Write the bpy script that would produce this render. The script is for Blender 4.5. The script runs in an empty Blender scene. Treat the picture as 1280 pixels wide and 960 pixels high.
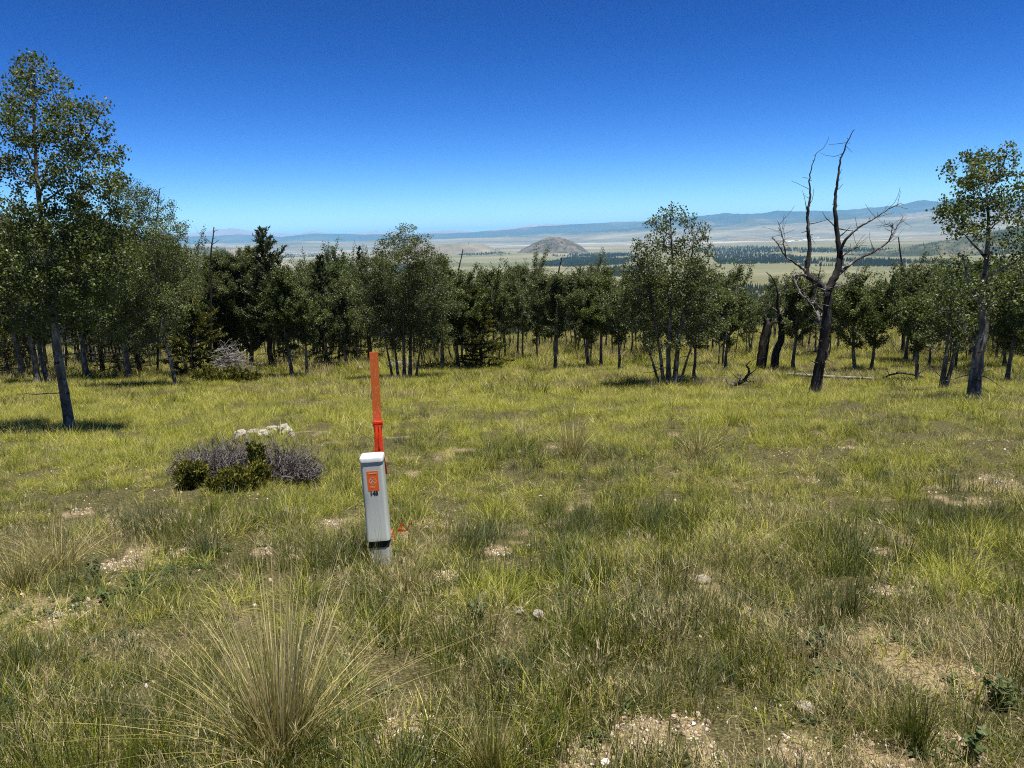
import bpy, math
import numpy as np
from mathutils import Vector, Matrix, Euler

scene = bpy.context.scene
COL = scene.collection
PI = math.pi

# ------------------------------------------------------------------ camera
CAM_Z = 1.6
FPX = 967.0                        # focal length in pixels of a 1280 px wide frame
PITCH = math.radians(10.72)
cam_d = bpy.data.cameras.new('camera')
cam_d.sensor_width = 36.0
cam_d.lens = FPX / 1280.0 * 36.0
cam_d.clip_start = 0.05
cam_d.clip_end = 300000.0
cam = bpy.data.objects.new('camera', cam_d)
COL.objects.link(cam)
cam.location = (0, 0, CAM_Z)
ROLL = math.radians(1.6)             # the phone was held slightly tilted: the horizon climbs to the right
cam.rotation_euler = (Matrix.Rotation(PI / 2 - PITCH, 3, 'X') @ Matrix.Rotation(-ROLL, 3, 'Z')).to_euler()
scene.camera = cam

# ------------------------------------------------------------------ sky, sun, exposure
SUN_DIR = Vector((0.18, -0.13, 0.96)).normalized()      # towards the sun
SUN_EL = math.asin(SUN_DIR.z)
SUN_AZ = math.atan2(SUN_DIR.x, SUN_DIR.y)
world = bpy.data.worlds.new('World')
scene.world = world
world.use_nodes = True
wn = world.node_tree
wn.nodes.clear()
w_out = wn.nodes.new('ShaderNodeOutputWorld')
w_bg = wn.nodes.new('ShaderNodeBackground')
w_sky = wn.nodes.new('ShaderNodeTexSky')
w_sky.sky_type = 'NISHITA'
w_sky.sun_disc = False
w_sky.sun_elevation = SUN_EL
w_sky.sun_rotation = SUN_AZ
w_sky.altitude = 2900.0
w_sky.air_density = 1.0
w_sky.dust_density = 0.2
w_sky.ozone_density = 3.0
w_gam = wn.nodes.new('ShaderNodeGamma')          # clear, thin, high-altitude air: deep blue overhead
w_gam.inputs['Gamma'].default_value = 2.1
w_hsv = wn.nodes.new('ShaderNodeHueSaturation')
w_hsv.inputs['Saturation'].default_value = 1.10
w_hsv.inputs['Value'].default_value = 0.225
w_hsv.inputs['Hue'].default_value = 0.506
wn.links.new(w_sky.outputs[0], w_gam.inputs['Color'])
wn.links.new(w_gam.outputs[0], w_hsv.inputs['Color'])
wn.links.new(w_hsv.outputs[0], w_bg.inputs['Color'])
w_bg.inputs['Strength'].default_value = 0.05
wn.links.new(w_bg.outputs[0], w_out.inputs['Surface'])

sun_d = bpy.data.lights.new('sun', 'SUN')
sun_d.energy = 5.0
sun_d.angle = math.radians(0.53)
sun_d.color = (1.0, 0.96, 0.89)
sun = bpy.data.objects.new('sun', sun_d)
COL.objects.link(sun)
sun.rotation_euler = SUN_DIR.to_track_quat('Z', 'Y').to_euler()

vs = scene.view_settings
vs.view_transform = 'Standard'
vs.look = 'None'
vs.exposure = 0.85
vs.gamma = 1.0
vs.use_curve_mapping = False

cy = scene.cycles
cy.max_bounces = 4
cy.diffuse_bounces = 2
cy.glossy_bounces = 2
cy.transmission_bounces = 2
cy.pixel_filter_type = 'BLACKMAN_HARRIS'
cy.filter_width = 1.1
cy.volume_bounces = 1
cy.use_adaptive_sampling = True
cy.adaptive_threshold = 0.005
cy.use_denoising = False
cy.denoiser = 'OPENIMAGEDENOISE'
cy.denoising_input_passes = 'RGB_ALBEDO_NORMAL'
cy.denoising_prefilter = 'ACCURATE'
cy.caustics_reflective = False
cy.caustics_refractive = False

# ------------------------------------------------------------------ small tools
def tag(o, label=None, cat=None, group=None, kind=None):
    if label: o['label'] = label
    if cat: o['category'] = cat
    if group: o['group'] = group
    if kind: o['kind'] = kind
    return o

def empty(name, loc, rot=(0, 0, 0)):
    o = bpy.data.objects.new(name, None)
    o.empty_display_size = 0.1
    COL.objects.link(o)
    o.location = loc
    o.rotation_euler = rot
    return o

def make_mesh(name, V, Q=None, T=None, smooth=False, attrs=None):
    V = np.asarray(V, dtype=np.float32).reshape(-1, 3)
    me = bpy.data.meshes.new(name)
    me.vertices.add(len(V))
    me.vertices.foreach_set('co', V.ravel())
    parts, starts, off = [], [], 0
    if Q is not None and len(Q):
        Q = np.asarray(Q, dtype=np.int32).reshape(-1, 4)
        parts.append(Q.ravel()); starts.append(off + 4 * np.arange(len(Q))); off += Q.size
    if T is not None and len(T):
        T = np.asarray(T, dtype=np.int32).reshape(-1, 3)
        parts.append(T.ravel()); starts.append(off + 3 * np.arange(len(T))); off += T.size
    loops = np.concatenate(parts)
    ls = np.concatenate(starts).astype(np.int32)
    me.loops.add(len(loops))
    me.loops.foreach_set('vertex_index', loops)
    me.polygons.add(len(ls))
    me.polygons.foreach_set('loop_start', ls)
    me.polygons.foreach_set('use_smooth', np.full(len(ls), bool(smooth)))
    me.update(calc_edges=True)
    if attrs:
        for k, a in attrs.items():
            at_ = me.attributes.new(k, 'FLOAT', 'POINT')
            at_.data.foreach_set('value', np.asarray(a, dtype=np.float32))
    return me

def link(name, me, mat=None, parent=None, loc=(0, 0, 0), rot=(0, 0, 0)):
    if mat is not None and len(me.materials) == 0:
        me.materials.append(mat)
    o = bpy.data.objects.new(name, me)
    COL.objects.link(o)
    o.location = loc
    o.rotation_euler = rot
    if parent is not None:
        o.parent = parent
    return o

class Geo:
    """collects pieces of one mesh"""
    def __init__(self):
        self.V, self.Q, self.T, self.n, self.A = [], [], [], 0, {}
    def add(self, V, Q=None, T=None, **attrs):
        V = np.asarray(V, dtype=np.float64).reshape(-1, 3)
        if Q is not None and len(Q): self.Q.append(np.asarray(Q).reshape(-1, 4) + self.n)
        if T is not None and len(T): self.T.append(np.asarray(T).reshape(-1, 3) + self.n)
        for k, a in attrs.items():
            self.A.setdefault(k, []).append(np.broadcast_to(np.asarray(a, float), (len(V),)))
        self.V.append(V); self.n += len(V)
    def mesh(self, name, smooth=False):
        A = {k: np.concatenate(v) for k, v in self.A.items()}
        return make_mesh(name, np.concatenate(self.V),
                         np.concatenate(self.Q) if self.Q else None,
                         np.concatenate(self.T) if self.T else None, smooth, A)

def hash2(ix, iy, seed):
    h = (ix.astype(np.int64) * 374761393 + iy.astype(np.int64) * 668265263 + seed * 974711) & 0xFFFFFFFF
    h = ((h ^ (h >> 13)) * 1274126177) & 0xFFFFFFFF
    h = h ^ (h >> 16)
    return (h & 0xFFFFFF) / float(0xFFFFFF)

def vnoise(x, y, seed=0):
    x = np.asarray(x, float); y = np.asarray(y, float)
    ix, iy = np.floor(x), np.floor(y)
    fx, fy = x - ix, y - iy
    fx = fx * fx * fx * (fx * (fx * 6 - 15) + 10)
    fy = fy * fy * fy * (fy * (fy * 6 - 15) + 10)
    a = hash2(ix, iy, seed); b = hash2(ix + 1, iy, seed)
    c = hash2(ix, iy + 1, seed); d = hash2(ix + 1, iy + 1, seed)
    return (a + (b - a) * fx) * (1 - fy) + (c + (d - c) * fx) * fy - 0.5

def fbm(x, y, seed=0, octs=4):
    s, a = 0.0, 1.0
    for i in range(octs):
        s = s + a * vnoise(np.asarray(x) * 2 ** i, np.asarray(y) * 2 ** i, seed + 17 * i)
        a *= 0.5
    return s

def sstep(a, b, x):
    t = np.clip((np.asarray(x, float) - a) / (b - a), 0, 1)
    return t * t * (3 - 2 * t)

# ------------------------------------------------------------------ the lie of the land
_P = np.array([(-60000, 0.0), (-400, 6.0), (-60, 3.5), (-10, -0.75), (0, -1.6), (4.6, -2.03), (11, -2.74), (20, -4.0), (28, -5.05), (36, -5.95),
               (48, -7.2), (65, -8.9), (90, -11.6), (130, -18.5), (220, -36), (500, -62), (1000, -88),
               (2500, -131), (4000, -150), (8000, -170), (20000, -181), (40000, -186), (70000, -190)], float)
_P[:, 1] += CAM_Z
def _pchip_slopes(x, y):
    h = np.diff(x); d = np.diff(y) / h
    m = np.zeros(len(x))
    m[0], m[-1] = d[0], d[-1]
    for i in range(1, len(x) - 1):
        if d[i - 1] * d[i] > 0:
            w1, w2 = 2 * h[i] + h[i - 1], h[i] + 2 * h[i - 1]
            m[i] = (w1 + w2) / (w1 / d[i - 1] + w2 / d[i])
    return m
_M = _pchip_slopes(_P[:, 0], _P[:, 1])
def profile(s):
    s = np.clip(np.asarray(s, float), _P[0, 0], _P[-1, 0])
    i = np.clip(np.searchsorted(_P[:, 0], s) - 1, 0, len(_P) - 2)
    x0, x1 = _P[i, 0], _P[i + 1, 0]; h = x1 - x0; t = (s - x0) / h
    return ((1 + 2 * t) * (1 - t) ** 2 * _P[i, 1] + t * (1 - t) ** 2 * h * _M[i]
            + t * t * (3 - 2 * t) * _P[i + 1, 1] + t * t * (t - 1) * h * _M[i + 1])

def gz(x, y):
    x = np.asarray(x, float); y = np.asarray(y, float)
    r = np.hypot(x, y)
    k = sstep(80, 500, r)
    s = y * (1 - k) + r * k
    z = profile(s)
    z = z + 0.05 * fbm(x / 0.9, y / 0.9, 3, 3) * (1 - sstep(30, 80, r))
    z = z + 0.22 * fbm(x / 6.0, y / 6.0, 9, 3) * sstep(1.5, 8, r)
    z = z + 22.0 * fbm(x / 900.0, y / 900.0, 21, 4) * sstep(300, 2500, r) * (1 - 0.75 * sstep(9000, 20000, r))
    return z

def unroll(px, py):
    a, b = (px - 640.0) / FPX, (480.0 - py) / FPX
    return a * math.cos(ROLL) + b * math.sin(ROLL), -a * math.sin(ROLL) + b * math.cos(ROLL)

def ray(px, py):
    a, b = unroll(px, py)
    return np.array([a, math.cos(PITCH) + b * math.sin(PITCH), -math.sin(PITCH) + b * math.cos(PITCH)])

def at(px, py):
    """ground point seen at a photo pixel"""
    return at_many([px], [py])[0]

def at_many(px, py):
    px = np.asarray(px, float); py = np.asarray(py, float)
    a, b = unroll(px, py)
    dy = math.cos(PITCH) + b * math.sin(PITCH)
    dx, dz = a / dy, (-math.sin(PITCH) + b * math.cos(PITCH)) / dy
    ys = np.geomspace(1.0, 60000, 260)
    F = CAM_Z + ys[None] * dz[:, None] - gz(dx[:, None] * ys[None], np.broadcast_to(ys, (len(px), len(ys))))
    i = np.argmax(F < 0, axis=1)
    i = np.where((F < 0).any(1), i, len(ys) - 1)
    lo, hi = ys[np.maximum(i - 1, 0)], ys[i]
    for _ in range(22):
        m = 0.5 * (lo + hi)
        below = CAM_Z + m * dz - gz(dx * m, m) < 0
        hi = np.where(below, m, hi); lo = np.where(below, lo, m)
    return np.stack([dx * hi, hi, gz(dx * hi, hi)], -1)

def atd(px, py, Y):
    d = ray(px, py); d = d / d[1]
    return np.array([d[0] * Y, Y, CAM_Z + d[2] * Y])

def pix(P):
    x, y, z = P[0], P[1], P[2] - CAM_Z
    f = y * math.cos(PITCH) - z * math.sin(PITCH)
    u = y * math.sin(PITCH) + z * math.cos(PITCH)
    a, b = x / f, u / f
    return 640 + FPX * (a * math.cos(ROLL) - b * math.sin(ROLL)), 480 - FPX * (a * math.sin(ROLL) + b * math.cos(ROLL))

def on_ground(x, y, dz=0.0):
    return (float(x), float(y), float(gz(x, y)) + dz)

# ------------------------------------------------------------------ materials
class MT:
    def __init__(self, name, rough=0.8, spec=0.25):
        self.m = bpy.data.materials.new(name)
        self.m.use_nodes = True
        self.nt = self.m.node_tree
        self.b = self.nt.nodes['Principled BSDF']
        self.out = self.nt.nodes['Material Output']
        self.b.inputs['Roughness'].default_value = rough
        self.b.inputs['Specular IOR Level'].default_value = spec
    def node(self, t, **kw):
        n = self.nt.nodes.new(t)
        for k, v in kw.items():
            if k in n.inputs: self.set(n.inputs[k], v)
            else: setattr(n, k, v)
        return n
    def set(self, inp, v):
        if isinstance(v, bpy.types.NodeSocket): self.nt.links.new(v, inp)
        else: inp.default_value = v
    def noise(self, vec, scale, detail=4, rough=0.55, dist=0.0):
        n = self.node('ShaderNodeTexNoise', Scale=scale, Detail=detail, Roughness=rough, Distortion=dist)
        if vec is not None: self.set(n.inputs['Vector'], vec)
        return n.outputs['Fac']
    def ramp(self, fac, stops, interp='LINEAR'):
        n = self.node('ShaderNodeValToRGB')
        n.color_ramp.interpolation = interp
        e = n.color_ramp.elements
        while len(e) < len(stops): e.new(0.5)
        for el, (p, c) in zip(e, stops):
            el.position = p
            el.color = (*c, 1.0) if len(c) == 3 else c
        self.set(n.inputs[0], fac)
        return n.outputs[0]
    def mix(self, fac, a, b, blend='MIX'):
        n = self.node('ShaderNodeMix', data_type='RGBA', blend_type=blend)
        self.set(n.inputs[0], fac)
        self.set(n.inputs[6], a if isinstance(a, bpy.types.NodeSocket) else (*a, 1.0))
        self.set(n.inputs[7], b if isinstance(b, bpy.types.NodeSocket) else (*b, 1.0))
        return n.outputs[2]
    def maprange(self, v, a, b, c=0.0, d=1.0):
        n = self.node('ShaderNodeMapRange', clamp=True)
        self.set(n.inputs[0], v)
        for i, q in enumerate((a, b, c, d)): n.inputs[i + 1].default_value = q
        return n.outputs[0]
    def math(self, op, a, b=0.0):
        n = self.node('ShaderNodeMath', operation=op)
        self.set(n.inputs[0], a); self.set(n.inputs[1], b)
        return n.outputs[0]
    def obj(self): return self.node('ShaderNodeTexCoord').outputs['Object']
    def pos(self): return self.node('ShaderNodeNewGeometry').outputs['Position']
    def scale(self, vec, s):
        n = self.node('ShaderNodeMapping')
        self.set(n.inputs['Vector'], vec); n.inputs['Scale'].default_value = s
        return n.outputs[0]
    def rand(self): return self.node('ShaderNodeObjectInfo').outputs['Random']
    def attr(self, name): return self.node('ShaderNodeAttribute', attribute_name=name).outputs['Fac']
    def color(self, c): self.set(self.b.inputs['Base Color'], c if isinstance(c, bpy.types.NodeSocket) else (*c, 1.0)); return self
    def bump(self, h, strength=0.4, dist=0.01):
        n = self.node('ShaderNodeBump', Strength=strength, Distance=dist)
        self.set(n.inputs['Height'], h)
        self.set(self.b.inputs['Normal'], n.outputs[0])
    def leafy(self, col, trans, tcol=None):
        """thin leaf: reflects and lets light through"""
        self.color(col)
        t = self.node('ShaderNodeBsdfTranslucent')
        self.set(t.inputs['Color'], tcol if tcol is not None else col)
        mx = self.node('ShaderNodeMixShader')
        mx.inputs[0].default_value = trans
        self.nt.links.new(self.b.outputs[0], mx.inputs[1])
        self.nt.links.new(t.outputs[0], mx.inputs[2])
        self.nt.links.new(mx.outputs[0], self.out.inputs['Surface'])

def ground_mat():
    t = MT('ground_soil', 0.95, 0.1)
    p = t.pos()
    r = t.node('ShaderNodeVectorMath', operation='LENGTH')
    t.set(r.inputs[0], t.scale(p, (1, 1, 0)))
    r = r.outputs['Value']
    # meadow soil: pinkish tan grit with grey and straw litter
    n1 = t.noise(p, 1.3, 6, 0.65)
    n2 = t.noise(p, 38.0, 5, 0.7)
    soil = t.ramp(n1, [(0.32, (0.055, 0.048, 0.022)), (0.52, (0.12, 0.095, 0.048)), (0.70, (0.33, 0.225, 0.15))])
    grit = t.ramp(n2, [(0.36, (0.04, 0.032, 0.02)), (0.5, (0.17, 0.13, 0.08)), (0.66, (0.44, 0.36, 0.26))])
    near = t.mix(0.5, soil, grit)
    lit = t.maprange(t.noise(p, 90.0, 3, 0.6), 0.50, 0.56)
    near = t.mix(lit, near, (0.30, 0.24, 0.12))
    thatch = t.ramp(t.noise(p, 70.0, 4, 0.7), [(0.35, (0.02, 0.02, 0.009)), (0.52, (0.07, 0.062, 0.026)), (0.64, (0.16, 0.135, 0.055)), (0.72, (0.36, 0.30, 0.14))])
    near = t.mix(t.maprange(t.attr('bare'), 0.25, 0.65), thatch, near)
    gap = t.maprange(t.noise(p, 55.0, 4, 0.7), 0.40, 0.34)
    near = t.mix(gap, near, (0.035, 0.032, 0.018))
    # forest floor of the slope
    wood = t.ramp(t.noise(p, 0.15, 5), [(0.35, (0.06, 0.06, 0.025)), (0.65, (0.17, 0.15, 0.06))])
    # valley: sage and pale dry grass, salt pans far out
    v1 = t.noise(t.scale(p, (1 / 2600.0, 1 / 900.0, 0)), 1.0, 7, 0.6, 0.4)
    sage = t.ramp(v1, [(0.30, (0.09, 0.095, 0.045)), (0.45, (0.14, 0.14, 0.068)), (0.56, (0.185, 0.172, 0.092)), (0.68, (0.26, 0.22, 0.14))])
    v2 = t.noise(t.scale(p, (1 / 5200.0, 1 / 2300.0, 0)), 1.0, 8, 0.62, 0.6)
    dry = t.ramp(v2, [(0.30, (0.12, 0.11, 0.06)), (0.43, (0.19, 0.16, 0.095)), (0.54, (0.235, 0.19, 0.12)), (0.60, (0.48, 0.43, 0.33)), (0.68, (0.21, 0.17, 0.115))])
    far = t.mix(t.maprange(r, 8000, 13000), sage, dry)
    c = t.mix(t.maprange(r, 85, 150), near, wood)
    c = t.mix(t.maprange(r, 900, 2400), c, far)
    t.color(c)
    t.bump(n2, 0.5, 0.02)
    return t.m

def grass_mat(name, stops, tip, trans=0.38, tipk=0.5, own=0.56):
    t = MT(name, 0.55, 0.25)
    rv = t.attr('rnd'); tv = t.attr('t')
    ri = t.rand()
    mixr = t.math('ADD', t.math('MULTIPLY', rv, 1.06 - own), t.math('MULTIPLY', ri, own))
    c = t.ramp(mixr, stops)
    k = t.math('MULTIPLY', t.math('POWER', tv, 1.6), tipk)
    c = t.mix(k, c, tip)
    t.leafy(c, trans)
    return t.m

def leaf_mat(name, stops, rough=0.38, spec=0.5, trans=0.3, tcol=(0.10, 0.15, 0.02)):
    t = MT(name, rough, spec)
    c = t.ramp(t.attr('rnd'), stops)
    t.leafy(c, trans, (*tcol, 1.0))
    return t.m

def bark_mat(name, pale, mid, dark, vscale=3.0, amount=0.5):
    t = MT(name, 0.85, 0.15)
    o = t.obj()
    n = t.noise(t.scale(o, (9, 9, vscale)), 1.0, 6, 0.65)
    n2 = t.noise(t.scale(o, (5, 5, 14)), 1.0, 3, 0.5)
    c = t.ramp(n, [(0.28, dark), (amount, mid), (amount + 0.2, pale)])
    c = t.mix(t.maprange(n2, 0.60, 0.66), c, dark)
    t.color(c)
    t.bump(n, 0.9, 0.02)
    return t.m

M = {}
M['ground'] = ground_mat()
M['g_fresh'] = grass_mat('grass_fresh', [(0.05, (0.03, 0.05, 0.006)), (0.42, (0.12, 0.165, 0.015)), (0.8, (0.28, 0.30, 0.04)), (0.95, (0.68, 0.60, 0.27))], (0.36, 0.33, 0.09), 0.38, 0.4)
M['g_dark'] = grass_mat('grass_dark', [(0.05, (0.016, 0.030, 0.004)), (0.5, (0.062, 0.10, 0.010)), (1.0, (0.21, 0.23, 0.03))], (0.22, 0.21, 0.04), 0.34)
M['g_straw'] = grass_mat('grass_straw', [(0.0, (0.22, 0.16, 0.06)), (0.5, (0.40, 0.32, 0.14)), (1.0, (0.56, 0.49, 0.28))], (0.52, 0.45, 0.24), 0.3)
M['g_meadow'] = grass_mat('grass_meadow', [(0.05, (0.05, 0.078, 0.007)), (0.27, (0.22, 0.255, 0.024)), (0.62, (0.46, 0.45, 0.065)), (0.92, (0.74, 0.67, 0.28))], (0.56, 0.52, 0.09), 0.42, 0.4)
M['g_blue'] = grass_mat('grass_grey_green', [(0.0, (0.06, 0.085, 0.04)), (1.0, (0.15, 0.175, 0.085))], (0.25, 0.25, 0.13), 0.3)
M['g_tussock'] = grass_mat('grass_tussock', [(0.0, (0.05, 0.065, 0.010)), (0.35, (0.14, 0.145, 0.026)), (0.6, (0.38, 0.32, 0.10)), (1.0, (0.74, 0.63, 0.28))], (0.56, 0.48, 0.18), 0.36, 0.5, 0.0)
M['forb'] = leaf_mat('forb_leaf', [(0, (0.05, 0.08, 0.025)), (1, (0.14, 0.17, 0.075))], 0.6, 0.2, 0.3, (0.14, 0.2, 0.04))
M['leaf'] = leaf_mat('aspen_leaf', [(0, (0.022, 0.030, 0.009)), (0.5, (0.072, 0.093, 0.020)), (0.8, (0.155, 0.175, 0.050)), (1, (0.30, 0.32, 0.14))], 0.5, 0.4, 0.3, (0.12, 0.165, 0.014))
M['leaf2'] = leaf_mat('aspen_leaf_pale', [(0, (0.028, 0.038, 0.013)), (0.5, (0.075, 0.088, 0.027)), (0.8, (0.155, 0.165, 0.062)), (1, (0.31, 0.32, 0.16))], 0.52, 0.4, 0.3, (0.13, 0.165, 0.022))
M['needle'] = leaf_mat('conifer_needle', [(0, (0.014, 0.022, 0.008)), (0.6, (0.032, 0.044, 0.012)), (1, (0.085, 0.095, 0.022))], 0.55, 0.3, 0.12, (0.07, 0.09, 0.01))
M['needle_pine'] = leaf_mat('pine_needle', [(0, (0.020, 0.032, 0.012)), (0.6, (0.048, 0.064, 0.020)), (1, (0.12, 0.13, 0.045))], 0.5, 0.35, 0.12, (0.08, 0.10, 0.015))
M['juniper'] = leaf_mat('juniper_needle', [(0, (0.022, 0.030, 0.008)), (0.5, (0.060, 0.068, 0.012)), (0.95, (0.27, 0.25, 0.04))], 0.55, 0.3, 0.2, (0.14, 0.15, 0.02))
M['far_tree'] = leaf_mat('far_tree_needle', [(0, (0.015, 0.024, 0.012)), (1, (0.038, 0.05, 0.02))], 0.8, 0.1, 0.0)
M['bark'] = bark_mat('aspen_bark', (0.42, 0.41, 0.35), (0.13, 0.122, 0.10), (0.016, 0.014, 0.012), 3.0, 0.51)
M['bark_dark'] = bark_mat('dark_bark', (0.16, 0.14, 0.11), (0.055, 0.045, 0.036), (0.015, 0.012, 0.01), 2.0, 0.58)
M['bark_dead'] = bark_mat('dead_bark', (0.36, 0.345, 0.32), (0.036, 0.033, 0.030), (0.010, 0.009, 0.009), 2.5, 0.57)
M['bark_grey'] = bark_mat('weathered_dead_bark', (0.44, 0.42, 0.39), (0.12, 0.11, 0.10), (0.015, 0.013, 0.012), 2.5, 0.52)
M['grey_wood'] = bark_mat('weathered_wood', (0.38, 0.36, 0.325), (0.19, 0.178, 0.16), (0.035, 0.03, 0.027), 2.0, 0.49)
M['twig'] = bark_mat('dead_twig', (0.26, 0.235, 0.22), (0.13, 0.112, 0.105), (0.04, 0.033, 0.03), 4.0, 0.5)

def rock_mat():
    t = MT('pale_rock', 0.9, 0.15)
    o = t.obj()
    n = t.noise(o, 9.0, 6, 0.65)
    t.color(t.ramp(n, [(0.34, (0.11, 0.09, 0.07)), (0.5, (0.33, 0.29, 0.24)), (0.68, (0.52, 0.49, 0.43))]))
    t.bump(n, 0.7, 0.03)
    return t.m
M['rock'] = rock_mat()
def pebble_mat():
    t = MT('gravel', 0.9, 0.15)
    t.color(t.ramp(t.rand(), [(0, (0.22, 0.15, 0.10)), (0.5, (0.40, 0.30, 0.21)), (0.8, (0.52, 0.44, 0.35)), (1, (0.70, 0.67, 0.60))]))
    return t.m
M['pebble'] = pebble_mat()

PATCH = [  # bare gritty ground, photo pixel, radius in pixels (across), flattening
    (185, 690, 42), (150, 705, 40), (55, 775, 50), (110, 760, 40), (100, 640, 25), (510, 915, 62), (540, 935, 40), (800, 915, 55), (730, 940, 50), (860, 905, 40), (880, 940, 40), (960, 668, 34),
    (1110, 740, 30), (1225, 872, 40), (1150, 715, 22), (1000, 770, 30), (540, 655, 36), (620, 690, 40), (560, 720, 30), (500, 672, 24), (1240, 600, 24), (860, 640, 30), (30, 540, 34), (410, 555, 26),
    (1060, 560, 26), (1010, 600, 22), (700, 655, 30), (1000, 940, 60), (1100, 945, 60), (1200, 935, 50), (330, 690, 26), (420, 655, 28), (230, 690, 25), (690, 560, 20), (1100, 690, 26), (420, 940, 30), (640, 935, 30)]
PW = np.array([np.append(at(a, b)[:2], (0.68 if b > 850 else 0.6) * c * at(a, b)[1] / FPX) for a, b, c in PATCH])
def bareness(x, y):
    b = np.zeros_like(x)
    for px_, py_, pr in PW:
        d = np.hypot((x - px_), (y - py_) * 0.8) / pr
        b = np.maximum(b, 1 - sstep(0.35, 1.3, d + 0.9 * vnoise(x * 6, y * 6, 55) + 0.7 * vnoise(x * 17, y * 17, 56)))
    near = 1 - 0.75 * sstep(9, 15, y)
    b = np.maximum(b, 0.8 * near * sstep(0.29, 0.55, fbm(x / 0.55, y / 0.55, 66, 3)))
    return b

# ------------------------------------------------------------------ ground sheet: polar grid, fine near, out to the horizon
def build_ground():
    fine = np.linspace(-52, 52, 521)
    coarse = np.linspace(52, 308, 65)[1:-1]
    az = np.radians(np.concatenate([fine, coarse]))          # from +y towards +x
    rr = np.concatenate([[0.0], np.geomspace(0.35, 62000, 420)])
    A, R = np.meshgrid(az, rr[1:])
    X, Y = R * np.sin(A), R * np.cos(A)
    Z = gz(X, Y)
    V = np.concatenate([[[0, 0, float(gz(0, 0))]], np.stack([X, Y, Z], -1).reshape(-1, 3)])
    na, nr = len(az), len(rr) - 1
    i = np.arange(nr - 1)[:, None]; j = np.arange(na)[None, :]; j2 = (j + 1) % na
    Q = np.stack([1 + i * na + j, 1 + i * na + j2, 1 + (i + 1) * na + j2, 1 + (i + 1) * na + j], -1).reshape(-1, 4)[:, ::-1]
    k = np.arange(na)
    T = np.stack([np.zeros(na, int), 1 + (k + 1) % na, 1 + k], -1)[:, ::-1]
    bare = np.zeros(len(V))
    k = (np.hypot(V[:, 0], V[:, 1]) < 16) & (V[:, 1] > 0.5)
    bare[k] = bareness(V[k, 0], V[k, 1])
    me = make_mesh('ground', V, Q, T[:, ::-1], True, {'bare': bare})
    o = link('ground', me, M['ground'])
    tag(o, kind='structure')
build_ground()
#--PART2--
# ------------------------------------------------------------------ far hills and mountains
def far_mat(name, stops, sx, sy, sz=0.0, rough=0.95, spots=None):
    t = MT(name, rough, 0.05)
    p = t.pos()
    n = t.noise(t.scale(p, (1 / sx, 1 / sy, (1 / sz if sz else 0))), 1.0, 8, 0.65, 0.3)
    c = t.ramp(n, stops)
    if spots:
        k = t.noise(t.scale(p, (1 / spots[0], 1 / spots[0], 1 / spots[0])), 1.0, 5, 0.7)
        c = t.mix(t.maprange(k, spots[1], spots[1] + 0.05), c, spots[2])
    t.color(c)
    return t.m

M['butte'] = far_mat('butte_slope', [(0.34, (0.045, 0.042, 0.026)), (0.48, (0.095, 0.08, 0.05)), (0.66, (0.19, 0.145, 0.095))], 110, 110, 45, spots=(45, 0.55, (0.035, 0.04, 0.022)))
M['hill_dry'] = far_mat('dry_hill', [(0.32, (0.13, 0.125, 0.075)), (0.5, (0.20, 0.17, 0.115)), (0.7, (0.30, 0.25, 0.18))], 420, 300, 150, spots=(60, 0.60, (0.05, 0.055, 0.03)))
M['hill_wood'] = far_mat('wooded_hill', [(0.36, (0.03, 0.04, 0.02)), (0.52, (0.06, 0.065, 0.035)), (0.62, (0.18, 0.155, 0.10)), (0.75, (0.26, 0.22, 0.15))], 520, 320, 160, spots=(45, 0.55, (0.03, 0.04, 0.02)))
M['mountain'] = far_mat('mountain_forest', [(0.35, (0.03, 0.04, 0.03)), (0.55, (0.06, 0.07, 0.05)), (0.7, (0.15, 0.13, 0.10))], 2600, 2600, 500)
M['mountain_bare'] = far_mat('mountain_rock', [(0.35, (0.24, 0.19, 0.17)), (0.55, (0.33, 0.26, 0.23)), (0.66, (0.42, 0.34, 0.31)), (0.72, (0.80, 0.80, 0.82))], 3400, 3400, 900)
M['bench'] = far_mat('dry_bench', [(0.34, (0.11, 0.10, 0.055)), (0.5, (0.18, 0.155, 0.09)), (0.64, (0.29, 0.24, 0.145))], 2200, 700, 200, spots=(260, 0.62, (0.07, 0.07, 0.045)))
M['brow'] = far_mat('brow_meadow', [(0.34, (0.10, 0.095, 0.045)), (0.5, (0.165, 0.145, 0.07)), (0.66, (0.23, 0.195, 0.10))], 90, 60, 0, spots=(14, 0.6, (0.05, 0.05, 0.025)))
M['foothill'] = far_mat('foothill_scrub', [(0.36, (0.04, 0.05, 0.035)), (0.5, (0.09, 0.09, 0.06)), (0.64, (0.22, 0.18, 0.13))], 1500, 900, 250)

def azim(px): return math.atan2((px - 640.0) / FPX, math.cos(PITCH) - 0.0)   # close to the horizon

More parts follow.
